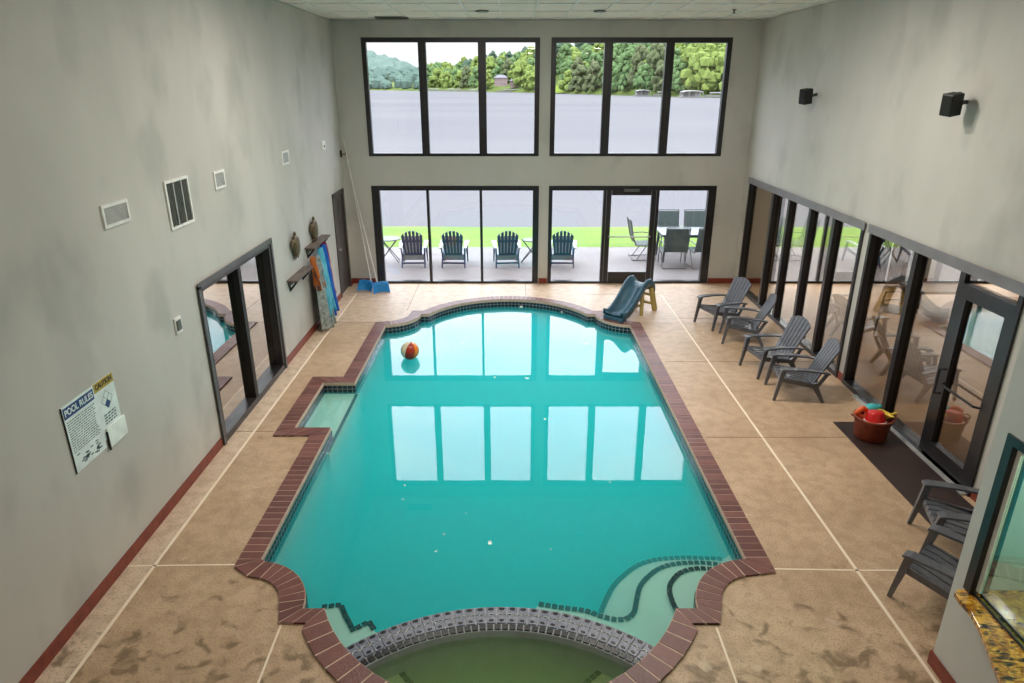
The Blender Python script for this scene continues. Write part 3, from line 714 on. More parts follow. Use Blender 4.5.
b.build('print_pattern', 'sign_ink', sg)
sg = empty('paper_holder', (W, 5.48, 1.27), 0, 'clear white paper pocket over the lower hazard sign', 'paper holder')
MB().box(.007, .022, -.13, .16, -.10, .09).build('pocket', 'foam_white', sg, bevel=.004); MB().box(.007, .024, -.138, -.13, -.12, .06).build('edge', 'sign_black', sg)

# turtles
def turtle(y, z, tilt, label):
    t = empty('turtle_plaque', (W+.02, y, z), 0, label, 'wall decoration'); t.rotation_euler = (R(tilt), 0, 0)
    b = MB(); b.ellip((.03, 0, 0), (.06, .15, .185), 16, 10); b.build('shell', 'turtle_bronze', t, smooth=True)
    b = MB(); b.ellip((.03, 0, .20), (.025, .032, .045), 10, 8); b.build('head', 'turtle_bronze', t, smooth=True)
    for sy in (-1, 1):
        b = MB(); b.tube([(.02, sy*.09, .10), (.02, sy*.15, .09), (.02, sy*.19, .03), (.02, sy*.20, -.03)], [.03, .03, .022, .006], 6); b.build('flipper', 'turtle_bronze', t, smooth=True)
        b = MB(); b.tube([(.02, sy*.06, -.13), (.02, sy*.09, -.18), (.02, sy*.10, -.22)], [.022, .018, .005], 6); b.build('flipper', 'turtle_bronze', t, smooth=True)
    b = MB(); b.tube([(.02, 0, -.15), (.02, 0, -.22)], [.015, .004], 6); b.build('tail', 'turtle_bronze', t, smooth=True)
turtle(11.02, 1.73, 0, 'bronze turtle plaque nearer the camera, left of the shelves')
turtle(12.15, 1.77, 0, 'bronze turtle plaque just above the higher shelf')
# shelves with hooks
def shelf(y0, y1, z, label):
    s = empty('coat_shelf', (W, (y0+y1)/2, z), 0, label, 'shelf'); h = (y1-y0)/2
    MB().box(0, .17, -h, h, -.02, .012).build('board', 'shelf_wood', s, bevel=.004)
    for yy in (-h+.12, h-.12):
        MB().box(0, .02, yy-.015, yy+.015, -.2, -.02).beam((.02, yy, -.17), (.14, yy, -.03), .02, .03).build('bracket', 'black', s)
    MB().box(0, .018, -h+.06, h-.06, -.11, -.04).build('rail', 'shelf_wood', s)
    for k in range(4):
        yy = -h+.22+k*(2*h-.44)/3
        MB().tube([(.018, yy, -.07), (.06, yy, -.085), (.075, yy, -.06), (.075, yy, -.045)], .006, 6).build('hook', 'black', s)
shelf(10.50, 11.45, 1.27, 'nearer and lower wooden shelf on the left wall')
shelf(11.62, 12.75, 1.55, 'farther and higher wooden shelf above the towels')
def towel(y, ztop, zbot, w, m, x, label, folds=3, seed=0):
    r = random.Random(seed); ph = r.uniform(0, 6); rows = []; nz = 18; nu = 26
    b = MB(); fr = []; bk = []
    for i in range(nz+1):
        t = i/nz; ww = w*(.16+.84*min(1, t*1.7)**.8); z = ztop+(zbot-ztop)*t
        amp = .025+.05*t; row = []; row2 = []
        for j in range(nu+1):
            u = j/nu-.5; dx = x*(.7+.45*t)+amp*math.sin(u*folds*6.28+ph+.6*t)+.012*math.sin(t*5+u*4)
            zz = z+(.05*math.sin(u*7+ph) if i == nz else 0)+(-.03*abs(u) if i == 0 else 0)
            row.append(Vector((dx, u*ww+.03*math.sin(t*3+seed), zz))); row2.append(Vector((dx+.012, u*ww+.03*math.sin(t*3+seed), zz)))
        fr.append(row); bk.append(row2)
    b.grid(bk, True)
    o = b.build('hanging_towel', m, smooth=True, loc=(W, y, 0)); sd = o.modifiers.new('Solidify', 'SOLIDIFY'); sd.thickness = .012
    return tag(o, label, 'towel')
towel(12.50, 1.47, .45, .42, 'towel_red', .11, 'red and gold towel, farthest of those on the hooks', 3, 1)
towel(12.30, 1.47, .10, .50, 'towel_royal', .17, 'royal blue towel hanging lowest beside the aqua one', 3, 2)
towel(12.04, 1.47, .26, .46, 'towel_aqua', .20, 'aqua blue towel hanging between the royal blue and grey ones', 3, 3)
towel(11.66, 1.40, .85, .26, 'towel_orange', .15, 'orange patterned towel behind the grey one', 2, 4)
towel(11.78, 1.40, .03, .56, 'towel_grey', .21, 'grey and white striped towel hanging almost to the floor', 4, 5)
# pole nets in the far corner
def net(top, foot, label, turn):
    foot = Vector(foot); top = Vector(top)
    n_ = empty('pool_skimmer', foot, 0, label, 'pool net'); d = top-foot
    MB().tube([(0, 0, .06), d*.5], .016, 8).build('pole', 'pole_white', n_); MB().tube([d*.5, d], .013, 8).build('pole_extension', 'pole_white', n_)
    M = Matrix.Rotation(turn, 4, 'Z') @ Matrix.Rotation(R(48), 4, 'X'); b = MB(); hw, hl = .17, .34
    loop = [(-hw*.55, .02), (-hw, -.06), (-hw, -hl*.8), (-hw*.8, -hl), (hw*.8, -hl), (hw, -hl*.8), (hw, -.06), (hw*.55, .02)]
    b.tube([M @ Vector((x, y, .30+y*.3)) for x, y in loop+[loop[0]]], .014, 6); b.build('rim', 'net_blue', n_)
    b = MB(); b.grid([[M @ Vector((u*hw, .02-(v)*(hl+.02), .30+(.02-v*(hl+.02))*.3-.10*(1-u*u)*math.sin(v*3.1))) for u in [k/5-1 for k in range(11)]] for v in [k/8 for k in range(9)]])
    o = b.build('mesh_bag', 'net_blue', n_, smooth=True); o.modifiers.new('Solidify', 'SOLIDIFY').thickness = .004
    MB().tube([(0, 0, .05), (0, -.0, .12), M @ Vector((0, -.03, .29))], .016, 8).build('socket', 'net_blue', n_)
net((-3.54, 14.82, 3.15), (-3.12, 14.52, 0), 'blue skimmer net on the pole nearer the left wall', R(-20))
net((-3.50, 14.80, 2.72), (-2.95, 14.38, 0), 'blue skimmer net on the pole nearer the glass', R(25))
o = empty('wall_hook', (W, 14.75, 2.86), 0, 'small black pole hook in the far left corner', 'hook'); MB().box(0, .03, -.03, .03, -.07, .07).tube([(.03, 0, 0), (.10, 0, -.02), (.11, 0, .03)], .01).build('clip', 'black', o)
# speakers
def speaker(px, py, label, s):
    p = at(px, py, X=XR-.20)
    o = empty('wall_speaker', p, 0, label, 'speaker'); o.rotation_euler = (R(6), R(-8), R(18))
    MB().box(-.10*s, .10*s, -.09*s, .10*s, -.15*s, .15*s).build('cabinet', 'black', o, bevel=.012)
    MB().box(-.108*s, -.10*s, -.075*s, .085*s, -.135*s, .135*s).build('grille', 'vent_dark' if False else 'black', o, bevel=.003)
    MB().box(.10*s, .11*s, -.02, .02, -.12, .12).box(.11*s, .22, -.02, .02, -.02, .02).build('bracket', 'grey_metal', o)
speaker(806, 96, 'farther black speaker high on the right wall', .78)
speaker(952, 104, 'nearer black speaker high on the right wall', .78)

# ------------------------------------------------------------------ adirondack chairs
def adirondack(name, label, cat, mm, arm_m, back_m, seat_m, slats=6, group=None, gap=.008, arch=.13):
    t = empty(name, (0, 0, 0), 0, label, cat, group)
    # seat: side-to-side curved panel of lengthwise slats with slots
    b = MB(); n_ = 5; w = .50
    prof = [(.34, .335), (.33, .37), (.22, .365), (.05, .325), (-.12, .285), (-.20, .275)]
    for k in range(n_):
        x0 = -w/2+w*k/n_+.010; x1 = x0+w/n_-.020
        for (ya, za), (yb, zb) in zip(prof, prof[1:]): b.hexa([(x0, ya, za-.02), (x1, ya, za-.02), (x1, yb, zb-.02), (x0, yb, zb-.02), (x0, ya, za), (x1, ya, za), (x1, yb, zb), (x0, yb, zb)])
    b.box(-w/2, w/2, .18, .22, .335, .352); b.box(-w/2, w/2, -.14, -.10, .26, .272); b.box(-w/2, w/2, .318, .338, .30, .345)
    b.build('seat', seat_m, t)
    # fan back
    b = MB(); B0 = Vector((0, -.17, .25)); B1 = Vector((0, -.50, .93)); up = (B1-B0); nrm = Vector((0, up.z, -up.y)).normalized()
    for k in range(slats):
        c = (k+.5)/slats*2-1; wb, wt = .44/slats, .56/slats
        xb, xt = c*.22, c*.275; top = 1-.13*c*c
        P0 = B0+Vector((xb, 0, 0)); P1 = B0+up*top+Vector((xt, 0, 0)); g = gap
        for q0, q1, w0, w1 in ((P0, P1, wb, wt),):
            hl, hr = top-.035*max(0, -c)*1.2, top-.035*max(0, c)*1.2
            bl = B0+up*(top+(.045*c if c < 0 else 0)) ; 
            C_ = []
            for off in (0, .022):
                o_ = nrm*off
                C_ += [P0+Vector((-w0/2+g, 0, 0))+o_, P0+Vector((w0/2-g, 0, 0))+o_, B0+up*(1-arch*min(1, abs(c+1/slats))**2)+Vector((xt+w1/2-g, 0, 0))+o_, B0+up*(1-arch*min(1, abs(c-1/slats))**2)+Vector((xt-w1/2+g, 0, 0))+o_]
            b.hexa(C_)
    for s_, hw in ((.10, .22), (.62, .255)):
        p = B0+up*s_-nrm*.012; b.beam(p-Vector((hw, 0, 0)), p+Vector((hw, 0, 0)), .05, .022, up=nrm)
    b.build('backrest', back_m, t)
    for sx in (-1, 1):
        b = MB(); prof = [(.36, .535, .055), (.30, .55, .06), (.05, .55, .052), (-.20, .53, .04), (-.36, .50, .032)]
        for (ya, za, ha), (yb, zb, hb) in zip(prof, prof[1:]):
            x = sx*.305; b.hexa([(x-ha, ya, za-.024), (x+ha, ya, za-.024), (x+hb, yb, zb-.024), (x-hb, yb, zb-.024), (x-ha, ya, za), (x+ha, ya, za), (x+hb, yb, zb), (x-hb, yb, zb)])
        b.build('armrest', arm_m, t)
        MB().beam((sx*.29, .31, .53), (sx*.30, .40, 0), .045, .075, up=(0, 1, 0), w2=.03, h2=.04).build('leg', mm, t)
        MB().beam((sx*.27, -.16, .30), (sx*.285, -.33, 0), .045, .09, up=(0, 1, 0), w2=.035, h2=.045).beam((sx*.285, -.34, .50), (sx*.275, -.22, .27), .03, .05, up=(0, 1, 0)).build('leg', mm, t)
        MB().beam((sx*.27, .32, .345), (sx*.265, -.20, .262), .03, .07).build('side_rail', mm, t)
    return t
proto = adirondack('adirondack_chair', 'x', 'chair', 'grey_resin', 'grey_resin', 'grey_resin', 'grey_resin')
lab = ['grey resin adirondack chair farthest away along the right glass', 'grey adirondack chair second from the far wall, right side', 'grey adirondack chair second nearest to the toy basket', 'grey adirondack chair closest to the toy basket, facing the pool',
       'grey adirondack chair on the brown mat end, by the bar wall', 'grey adirondack chair touching the bar wall, nearest the camera']
# (px,py) of the far and near front feet on the deck
feet = [((695.5, 322), (711, 330)), ((719.5, 333), (722, 343)), ((741, 366), (756, 377.5)), ((765.5, 385), (773, 399)), ((910, 526), (921, 553)), ((921, 561), (881, 604))]
for i, (fa, fb) in enumerate(feet):
    A, B = at(*fa).xy, at(*fb).xy; d = (B-A).normalized(); f = Vector((d.y, -d.x)); c = (A+B)/2-f*.37
    o = proto if i == 0 else copy_tree(proto)
    o.location = (c.x, c.y, 0); o.rotation_euler = (0, 0, math.atan2(-f.x, f.y)); tag(o, lab[i], 'chair', 'grey adirondack chairs around the pool'); o.scale = (.92, .92, .92)
proto = adirondack('wooden_adirondack_chair', 'x', 'chair', 'navy_paint', 'pale_slats', 'navy_paint', 'table_top', 6, gap=.015, arch=.20)
for s_ in ((.165, .30, -.205, -.185, 'apron', 'table_top'), (.09, .13, -.30, -.28, 'stretcher', 'navy_paint')): MB().box(-.27, .27, s_[2], s_[3], s_[0], s_[1]).build(s_[4], s_[5], proto)
MB().hexa([(-.20, -.165, .26), (.20, -.165, .26), (.20, -.155, .26), (-.20, -.155, .26), (-.24, -.425, .80), (.24, -.425, .80), (.24, -.415, .80), (-.24, -.415, .80)]).build('back_panel', 'pale_slats', proto)
for i, (a, c_, l) in enumerate([(402.5, 423.5, 'navy adirondack chair outside, beside the small folding table'), (443, 464.5, 'navy adirondack chair outside, behind the middle left pane'), (496, 517, 'navy adirondack chair outside, third from the left'), (552.5, 573, 'navy adirondack chair outside, right of the central pillar')]):
    A, B = at(a, 267.5, z=-.05), at(c_, 267.5, z=-.05); o = proto if i == 0 else copy_tree(proto); s_ = (B.x-A.x)/.60
    o.location = ((A.x+B.x)/2, A.y+.34, -.05); o.rotation_euler = (0, 0, R((3, -1, 5, -3)[i])); tag(o, l, 'chair', 'navy chairs on the patio')
    o.scale = (1.0, 1.0, 1.03)
# folding side tables
def folding_table(px, py, label, w=.30):
    p = at(px, py, z=-.05); t = empty('folding_table', (p.x, p.y, -.05), R(5), label, 'table')
    MB().lathe([(.001, .60), (w, .60), (w, .62), (.001, .62)], 20, close=False).build('table_top', 'table_grey', t)
    for s in (-1, 1): MB().tube([(s*.24, -.12*s, 0), (-s*.22, .1*s, .60)], .012, 6).tube([(s*.24, .16, 0), (-s*.22, .16, .60)], .012, 6).build('leg', 'dark_metal', t)
folding_table(390, 261.5, 'small round folding table at the left end of the patio')
folding_table(531, 263, 'small folding table beside the third navy chair', .22)
# patio dining set
def sling_chair(name='sling_chair'):
    t = empty(name, (0, 0, 0)); w = .27
    b = MB(); pr_ = [(.26, .43), (0, .40), (-.22, .41), (-.30, .60), (-.38, 1.02)]
    b.grid([[Vector((x, y, z)) for x in (-w, w)] for y, z in pr_]); o = b.build('sling', 'sling_green', t); o.modifiers.new('Solidify', 'SOLIDIFY').thickness = .012
    for s in (-1, 1):
        x = s*(w+.015)
        MB().tube([(x, .28, .42), (x, 0, .39), (x, -.23, .40), (x, -.31, .60), (x, -.40, 1.05)], .014, 6).build('side_frame', 'grey_metal', t)
        MB().tube([(x, -.30, .62), (x, .05, .64), (x, .26, .60), (x, .28, .42), (x, .30, .03), (x, -.28, .012), (x, -.32, .03)], .013, 6).build('armrest', 'grey_metal', t)
        MB().tube([(x, .05, .40), (x, -.20, .02)], .012, 6).build('leg', 'grey_metal', t)
    MB().tube([(-w, -.28, .014), (w, -.28, .014)], .012, 6).tube([(-w, -.40, 1.05), (w, -.40, 1.05)], .013, 6).build('cross_bar', 'grey_metal', t)
    return t
proto = sling_chair()
sp = [(4.02, 16.6, 0, 'green sling dining chair with its back to the glass, left one'), (4.74, 16.62, R(8), 'green sling dining chair outside, cut off by the door frame'), (4.32, 18.35, R(180), 'green sling chair across the patio table, left one'), (5.05, 18.35, R(180), 'green sling chair across the patio table, right one'),
      (3.42, 17.45, R(-90), 'sling chair at the left head of the patio table'), (7.4, 17.4, R(100), 'sling chair outside seen through the first side panes')]
for i, (x, y, rz, l) in enumerate(sp):
    o = proto if i == 0 else copy_tree(proto); o.location = (x, y, -.05); o.rotation_euler = (0, 0, rz); tag(o, l, 'chair', 'sling chairs on the patio')
t = empty('patio_table', (4.85, 17.45, -.05), 0, 'long grey patio dining table between the sling chairs', 'table')
MB().box(-1.05, 1.05, -.5, .5, .70, .73).build('table_top', 'table_top', t, bevel=.01); MB().box(-1.0, 1.0, -.45, .45, .64, .70).build('apron', 'grey_metal', t)
for sx in (-1, 1):
    for sy in (-1, 1): MB().beam((sx*.95, sy*.42, .66), (sx*.97, sy*.44, 0), .05, .05).build('leg', 'grey_metal', t)

# ------------------------------------------------------------------ toddler slide
A = Vector((2.0, 12.30)); Bf = Vector((2.66, 13.02)); dirv = (Bf-A).normalized()
sl = empty('toddler_slide', (A.x, A.y, 0), math.atan2(-dirv.x, dirv.y), 'small blue toddler slide with tan ladder at the pool edge', 'slide')
prof = [(-.12, .14), (-.02, .10), (.10, .11), (.25, .20), (.42, .36), (.58, .51), (.70, .575), (.82, .58), (.93, .52), (.98, .42)]
hw = .20; b = MB(); top = []; 
for (y, z), lip in zip(prof, (.07, .08, .10, .11, .11, .11, .11, .10, .08, .05)):
    xs = [(-hw-.03, z-.03), (-hw-.03, z+lip), (-hw, z+lip+.012), (-hw+.03, z+lip-.01), (-hw+.04, z+.015), (0, z), (hw-.04, z+.015), (hw-.03, z+lip-.01), (hw, z+lip+.012), (hw+.03, z+lip), (hw+.03, z-.03)]
    top.append([Vector((x, y, zz)) for x, zz in xs])
b.grid(top); o = b.build('chute', 'slide_blue', sl, smooth=True); o.modifiers.new('Solidify', 'SOLIDIFY').thickness = .02
MB().box(-hw-.02, hw+.02, -.13, .04, .0, .10).build('foot', 'slide_blue', sl, bevel=.02)
for sx in (-1, 1): MB().beam((sx*(hw-.02), .90, .50), (sx*(hw+.03), 1.02, 0), .07, .11, up=(0, 1, 0)).beam((sx*(hw-.02), .60, .50), (sx*(hw), .56, 0), .05, .08, up=(0, 1, 0)).build('leg', 'slide_tan', sl, bevel=.012)
for z in (.16, .33): MB().box(-hw, hw, .92, .99, z-.025, z+.025).build('rung', 'slide_tan', sl, bevel=.008)
MB().box(-hw, hw, .56, .60, .15, .20).build('brace', 'slide_tan', sl, bevel=.008)

# ------------------------------------------------------------------ beach ball
b = MB(); p = at(410, 350, z=0.0); cols = ['ball_cream', 'ball_red', 'ball_orange', 'ball_yellow', 'ball_cream', 'ball_pink']
n_, k_ = 36, 18; rB = .155; M = Matrix.Rotation(R(12), 4, 'Y') @ Matrix.Rotation(R(-172), 4, 'Z')
for i in range(k_+1):
    th_ = math.pi*i/k_
    for j in range(n_): b.v.append(tuple(M @ Vector((rB*math.sin(th_)*math.cos(2*math.pi*j/n_), rB*math.sin(th_)*math.sin(2*math.pi*j/n_), rB*math.cos(th_)))))
for i in range(k_):
    for j in range(n_):
        b.use(cols[j*6//n_]); b.face((i*n_+j, (i+1)*n_+j, (i+1)*n_+(j+1) % n_, i*n_+(j+1) % n_))
b.tube([M @ Vector((0, 0, rB)), M @ Vector((0, 0, rB+.012))], .012, 8)
o = b.build('beach_ball', None, smooth=True, loc=(p.x, p.y-.02, -.125+.13)); tag(o, 'striped beach ball floating near the left side of the pool', 'ball')

# ------------------------------------------------------------------ mat and toy basket
b = MB().box(4.29, 4.925, 5.75, 8.08, 0, .012); o = b.build('door_mat', 'mat_brown', bevel=.004); tag(o, 'dark brown runner mat before the side door', 'mat')
bx, by = 4.57, 7.66
k = empty('toy_basket', (bx, by, .012), 0, 'brown round basket of pool toys on the mat', 'basket')
b = MB(); b.lathe([(.001, 0), (.17, 0), (.19, .02), (.215, .26), (.235, .28), (.235, .30), (.215, .30), (.20, .26), (.175, .03), (.001, .02)], 28, close=False); b.build('tub', 'basket_brown', k, smooth=True)
for s in (-1, 1): MB().tube([(s*.225, -.06, .27), (s*.26, -.05, .30), (s*.27, 0, .32), (s*.26, .05, .30), (s*.225, .06, .27)], .010, 6).build('handle', 'basket_brown', k)
z = .012
o = empty('sand_bucket', (bx-.02, by-.08, .27+z), 0, 'red upturned toy bucket with white rim, on top of the basket', 'toy')
MB().lathe([(.12, 0), (.112, .04), (.095, .11), (.085, .125), (.001, .13)], 24, Matrix.Rotation(R(-8), 4, 'X'), close=False).build('cup', 'toy_red', o, smooth=True); MB().lathe([(.118, -.012), (.130, -.012), (.130, .008), (.118, .008), (.118, -.012)], 24, Matrix.Rotation(R(-8), 4, 'X'), close=False).build('rim', 'foam_white', o)
o = empty('swim_ring', (bx-.13, by+.05, .29+z), 0, 'orange rolled arm float at the basket\'s left', 'toy'); b = MB()
b.tube([(.065*math.cos(a/10*6.283), .02*math.sin(a/5*6.28), .03+.06*math.sin(a/10*6.283)) for a in range(11)], .032, 8, caps=False); b.build('tube', 'toy_orange', o, smooth=True); MB().tube([(0, 0, .09), (0, -.02, .125)], .01, 6).build('valve', 'toy_orange', o)
o = empty('toy_sieve', (bx+.11, by-.02, .28+z), 0, 'yellow scalloped sand sieve at the basket\'s right', 'toy'); b = MB()
b.lathe([(.04, 0), (.085, .06), (.10, .065), (.10, .075), (.08, .07), (.035, .01)], 12, Matrix.Rotation(R(20), 4, 'Y'), close=True); b.build('bowl', 'toy_yellow', o); MB().tube([(.09, 0, .05), (.17, .02, .06)], .014, 6).build('handle', 'toy_yellow', o)
o = empty('toy_turtle', (bx+.02, by+.12, .30+z), R(20), 'teal toy turtle at the back of the basket', 'toy'); MB().ellip((0, 0, .05), (.11, .075, .055)).build('shell', 'toy_teal', o, smooth=True); MB().ellip((.13, 0, .05), (.035, .03, .03)).build('head', 'toy_teal', o, smooth=True)
for sx in (-1, 1): MB().ellip((sx*.07, .08, .03), (.04, .025, .015)).build('flipper', 'toy_teal', o, smooth=True)

# ------------------------------------------------------------------ side room to the right
mat('side_floor', (196, 150, 98), rough=.4, rgb2=(214, 172, 120), scale=2); b = MB().box(XR+.14, 12.2, 3.0, YF, -.10, -.001); struct(b, 'floor_side', 'side_floor')
b = MB().box(XR+.14, 12.2, 3.0, YF+.2, 2.62, 2.7); struct(b, 'ceiling_side', 'ceiling_tile')
b = MB().box(12.2, 12.4, 3.0, YF+.2, 0, 2.62); struct(b, 'wall_side_right', 'wall_plaster')
b = MB().box(XR+.14, 12.2, 2.8, 3.0, 0, 2.62); struct(b, 'wall_side_back', 'wall_plaster')
# dark room behind the left glass door
b = MB().box(XL-3.4, XL-.2, 7.0, 10.6, -.1, 0); struct(b, 'floor_left_room', 'room_floor')
for nm, q in (('wall_left_room_back', (XL-3.5, XL-3.4, 6.9, 10.7, 0, 2.5)), ('wall_left_room_near', (XL-3.4, XL-.2, 6.9, 7.0, 0, 2.5)), ('wall_left_room_far', (XL-3.4, XL-.2, 10.6, 10.7, 0, 2.5)), ('ceiling_left_room', (XL-3.5, XL-.2, 6.9, 10.7, 2.5, 2.6))):
    b = MB().box(*q); struct(b, nm, 'back_room')
# stone hearth bench, curtain and seats in the side room
def curtain(x, y, w, m, label, folds):
    b = MB(); rows = [[Vector((x+w*(j/40-.5), y+.035*math.sin(j/40*folds*6.283), z)) for j in range(41)] for z in (.03, 1.2, 2.4)]
    b.grid(rows); o = b.build('curtain', m, smooth=True); o.modifiers.new('Solidify', 'SOLIDIFY').thickness = .008; tag(o, label, 'curtain')
curtain(8.17, 14.72, .42, 'curtain_red', 'dark red curtain gathered between the side room windows', 5)
curtain(8.62, 14.70, .40, 'curtain_sheer', 'beige curtain right of the dark red one', 5)
def armchair(x, y, rz, label):
    t = empty('metal_armchair', (x, y, 0), rz, label, 'chair')
    MB().box(-.25, .25, -.23, .24, .42, .46).build('seat', 'door_wood', t, bevel=.015)
    b = MB(); b.tube([(-.25, -.22, .44), (-.25, -.30, .90), (-.18, -.32, 1.0), (.18, -.32, 1.0), (.25, -.30, .90), (.25, -.22, .44)], .014, 6)
    for k in range(5): b.tube([(-.16+k*.08, -.23, .46), (-.16+k*.08, -.31, .99)], .008, 6)
    b.build('backrest', 'black', t)
    for sx in (-1, 1):
        MB().tube([(sx*.26, -.27, .68), (sx*.29, 0, .70), (sx*.28, .20, .66), (sx*.26, .24, .40)], .014, 6).build('armrest', 'black', t)
        MB().tube([(sx*.24, .22, .42), (sx*.26, .26, 0)], .014, 6).build('leg', 'black', t); MB().tube([(sx*.24, -.22, .42), (sx*.26, -.28, 0)], .014, 6).build('leg', 'black', t)
armchair(6.9, 11.6, R(60), 'black metal armchair in the side room facing the pool glass')
t = empty('low_table', (8.6, 13.0, 0), 0, 'low wooden table by the side room window', 'table'); MB().box(-.7, .7, -.35, .35, .40, .46).build('table_top', 'bench_wood', t, bevel=.01)
for sx in (-1, 1):
    for sy in (-1, 1): MB().beam((sx*.62, sy*.28, .40), (sx*.62, sy*.28, 0), .06, .06).build('leg', 'bench_wood', t)
b = MB(); rs = random.Random(5)
for row in range(4):
    x = 9.2
    while x < 12.1:
        l = rs.uniform(.22, .45); b.box(x, min(x+l-.015, 12.15), 8.9+rs.uniform(-.02, .02), 9.4, row*.16, row*.16+.148); x += l
b.box(9.1, 12.19, 8.86, 9.45, .64, .69)
o = b.build('stone_ledge', 'stone'); tag(o, 'rough stacked stone ledge across the side room', 'ledge')

# ------------------------------------------------------------------ outdoors
struct(MB().box(-25, 30, YF+.2, 18.75, -.25, -.05), 'floor_patio', 'patio_concrete')
b = MB(); rows = []
for j in range(8):
    y = 18.75+(j*.74 if j < 5 else 2.96+(j-4)*.55); z = -.05 if j < 5 else -.05-(j-4)**2*.2
    rows.append([Vector((x, y, z+.015*math.sin(x*.6+j)-.01)) for x in [-60+3*i for i in range(41)]])
b.grid(rows, False); rows2 = [[Vector((x, 23.36, -1.87)) for x in (-60, 60)], [Vector((x, 26, -3.4)) for x in (-60, 60)]]; b.grid(rows2)
o = b.build('lawn', 'lawn_grass', smooth=True); tag(o, 'bright green strip of lawn between patio and lake', 'lawn', kind='stuff')
LZ = -3.0
b = MB(); b.grid([[Vector((x, y, LZ)) for x in (-2500, -1000, -300, 0, 300, 1000, 2500)] for y in (22, 60, 200, 600, 1200, 2400)]); o = b.build('lake', 'lake_water'); tag(o, 'wide pale lake beyond the lawn', 'lake', kind='stuff')
def ipl(x, T):
    if x <= T[0][0]: return T[0][1]
    for (a, u), (c, v) in zip(T, T[1:]):
        if x <= c: return u+(v-u)*(x-a)/(c-a)
    return T[-1][1]
S = [(200, 1200), (340, 1100), (425, 900), (500, 760), (560, 640), (600, 560), (640, 500), (700, 440), (760, 430), (980, 400)]
TOP = [(200, 70), (340, 66), (365, 66), (425, 66), (450, 69), (470, 66), (486, 59), (520, 56), (548, 50), (575, 43), (600, 38), (640, 30), (700, 24), (760, 20), (980, 14)]
BASE = [(200, 89), (425, 89), (500, 91), (560, 92), (640, 94), (760, 97), (980, 99)]
def world_at(px, dist, py):
    p = at(px, py, Y=dist); return p
def zground(px, t, crown=0.):
    """height of the ground on the wooded slope at pixel column px, t=0 shore .. 1 crest"""
    d = ipl(px, S); Y = d*(1+.42*t)
    zt = at(px, ipl(px, TOP), Y=d*1.42).z-13; z0 = LZ+.8
    return Y, z0+(zt-z0)*(t**.8)
# near wooded slopes (ground)
b = MB(); rows = []
for j in range(13):
    t = j/12; row = []
    for px in range(200, 981, 20):
        Y, z = zground(px, t); row.append(Vector(((px-512)/718*Y, Y, z)))
    rows.append(row)
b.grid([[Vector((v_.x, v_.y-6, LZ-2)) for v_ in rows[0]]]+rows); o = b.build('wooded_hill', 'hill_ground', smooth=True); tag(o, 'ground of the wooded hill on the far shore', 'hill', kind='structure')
# distant ridge
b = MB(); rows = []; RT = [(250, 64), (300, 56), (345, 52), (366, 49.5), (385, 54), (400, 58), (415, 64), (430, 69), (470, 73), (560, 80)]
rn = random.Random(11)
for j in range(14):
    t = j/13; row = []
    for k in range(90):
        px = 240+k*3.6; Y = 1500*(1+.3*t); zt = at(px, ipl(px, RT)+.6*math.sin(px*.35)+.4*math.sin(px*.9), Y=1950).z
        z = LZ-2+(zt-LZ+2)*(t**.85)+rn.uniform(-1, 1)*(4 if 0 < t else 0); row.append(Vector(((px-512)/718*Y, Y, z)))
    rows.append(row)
b.grid(rows); o = b.build('distant_ridge', 'hazed_forest', smooth=False); tag(o, 'forested ridge tinted blue-green for haze, far across the lake', 'hill')
# trees
def crown_mesh(seed, tall, m, lod=2):
    r = random.Random(seed); bm = bmesh.new()
    for k in range(38):
        f_ = k/38; rad = r.uniform(.12, .21)*(1.1-.3*f_); a = r.uniform(0, 6.28); q = r.uniform(.15, .46)*math.sqrt(max(.05, 1-f_**2.2))
        c = Vector((math.cos(a)*q, math.sin(a)*q, .18+f_*.9*tall))
        ret = bmesh.ops.create_icosphere(bm, subdivisions=1, radius=rad, matrix=Matrix.Translation(c))
        for v in ret['verts']: v.co += (v.co-c)*r.uniform(-.35, .35)
    for v in list(bmesh.ops.create_cone(bm, cap_ends=True, segments=6, radius1=.05, radius2=.03, depth=.45, matrix=Matrix.Translation((0, 0, .18)))['verts']): pass
    me = bpy.data.meshes.new('tree'); bm.to_mesh(me); bm.free(); me.materials.append(MATS[m]); return me
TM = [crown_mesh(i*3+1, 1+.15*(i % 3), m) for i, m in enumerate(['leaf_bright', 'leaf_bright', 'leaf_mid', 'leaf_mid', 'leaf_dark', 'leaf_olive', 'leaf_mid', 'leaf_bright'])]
rt = random.Random(21); TL = ['pale yellow-green tree crown on the wooded far shore', 'mid green tree crown on the wooded far shore', 'dark green tree crown on the wooded far shore', 'olive brown tree crown on the wooded far shore']
TI = [0, 0, 1, 1, 2, 3, 1, 0]
HOUSES = [(507, 83, 12)]
nt_ = 0
def place_tree(px, t, s, k):
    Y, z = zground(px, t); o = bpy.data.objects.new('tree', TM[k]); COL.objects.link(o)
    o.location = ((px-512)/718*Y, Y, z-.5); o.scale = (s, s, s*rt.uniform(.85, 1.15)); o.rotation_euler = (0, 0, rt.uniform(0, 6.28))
    tag(o, TL[TI[k]], 'tree', 'trees on the far shore')
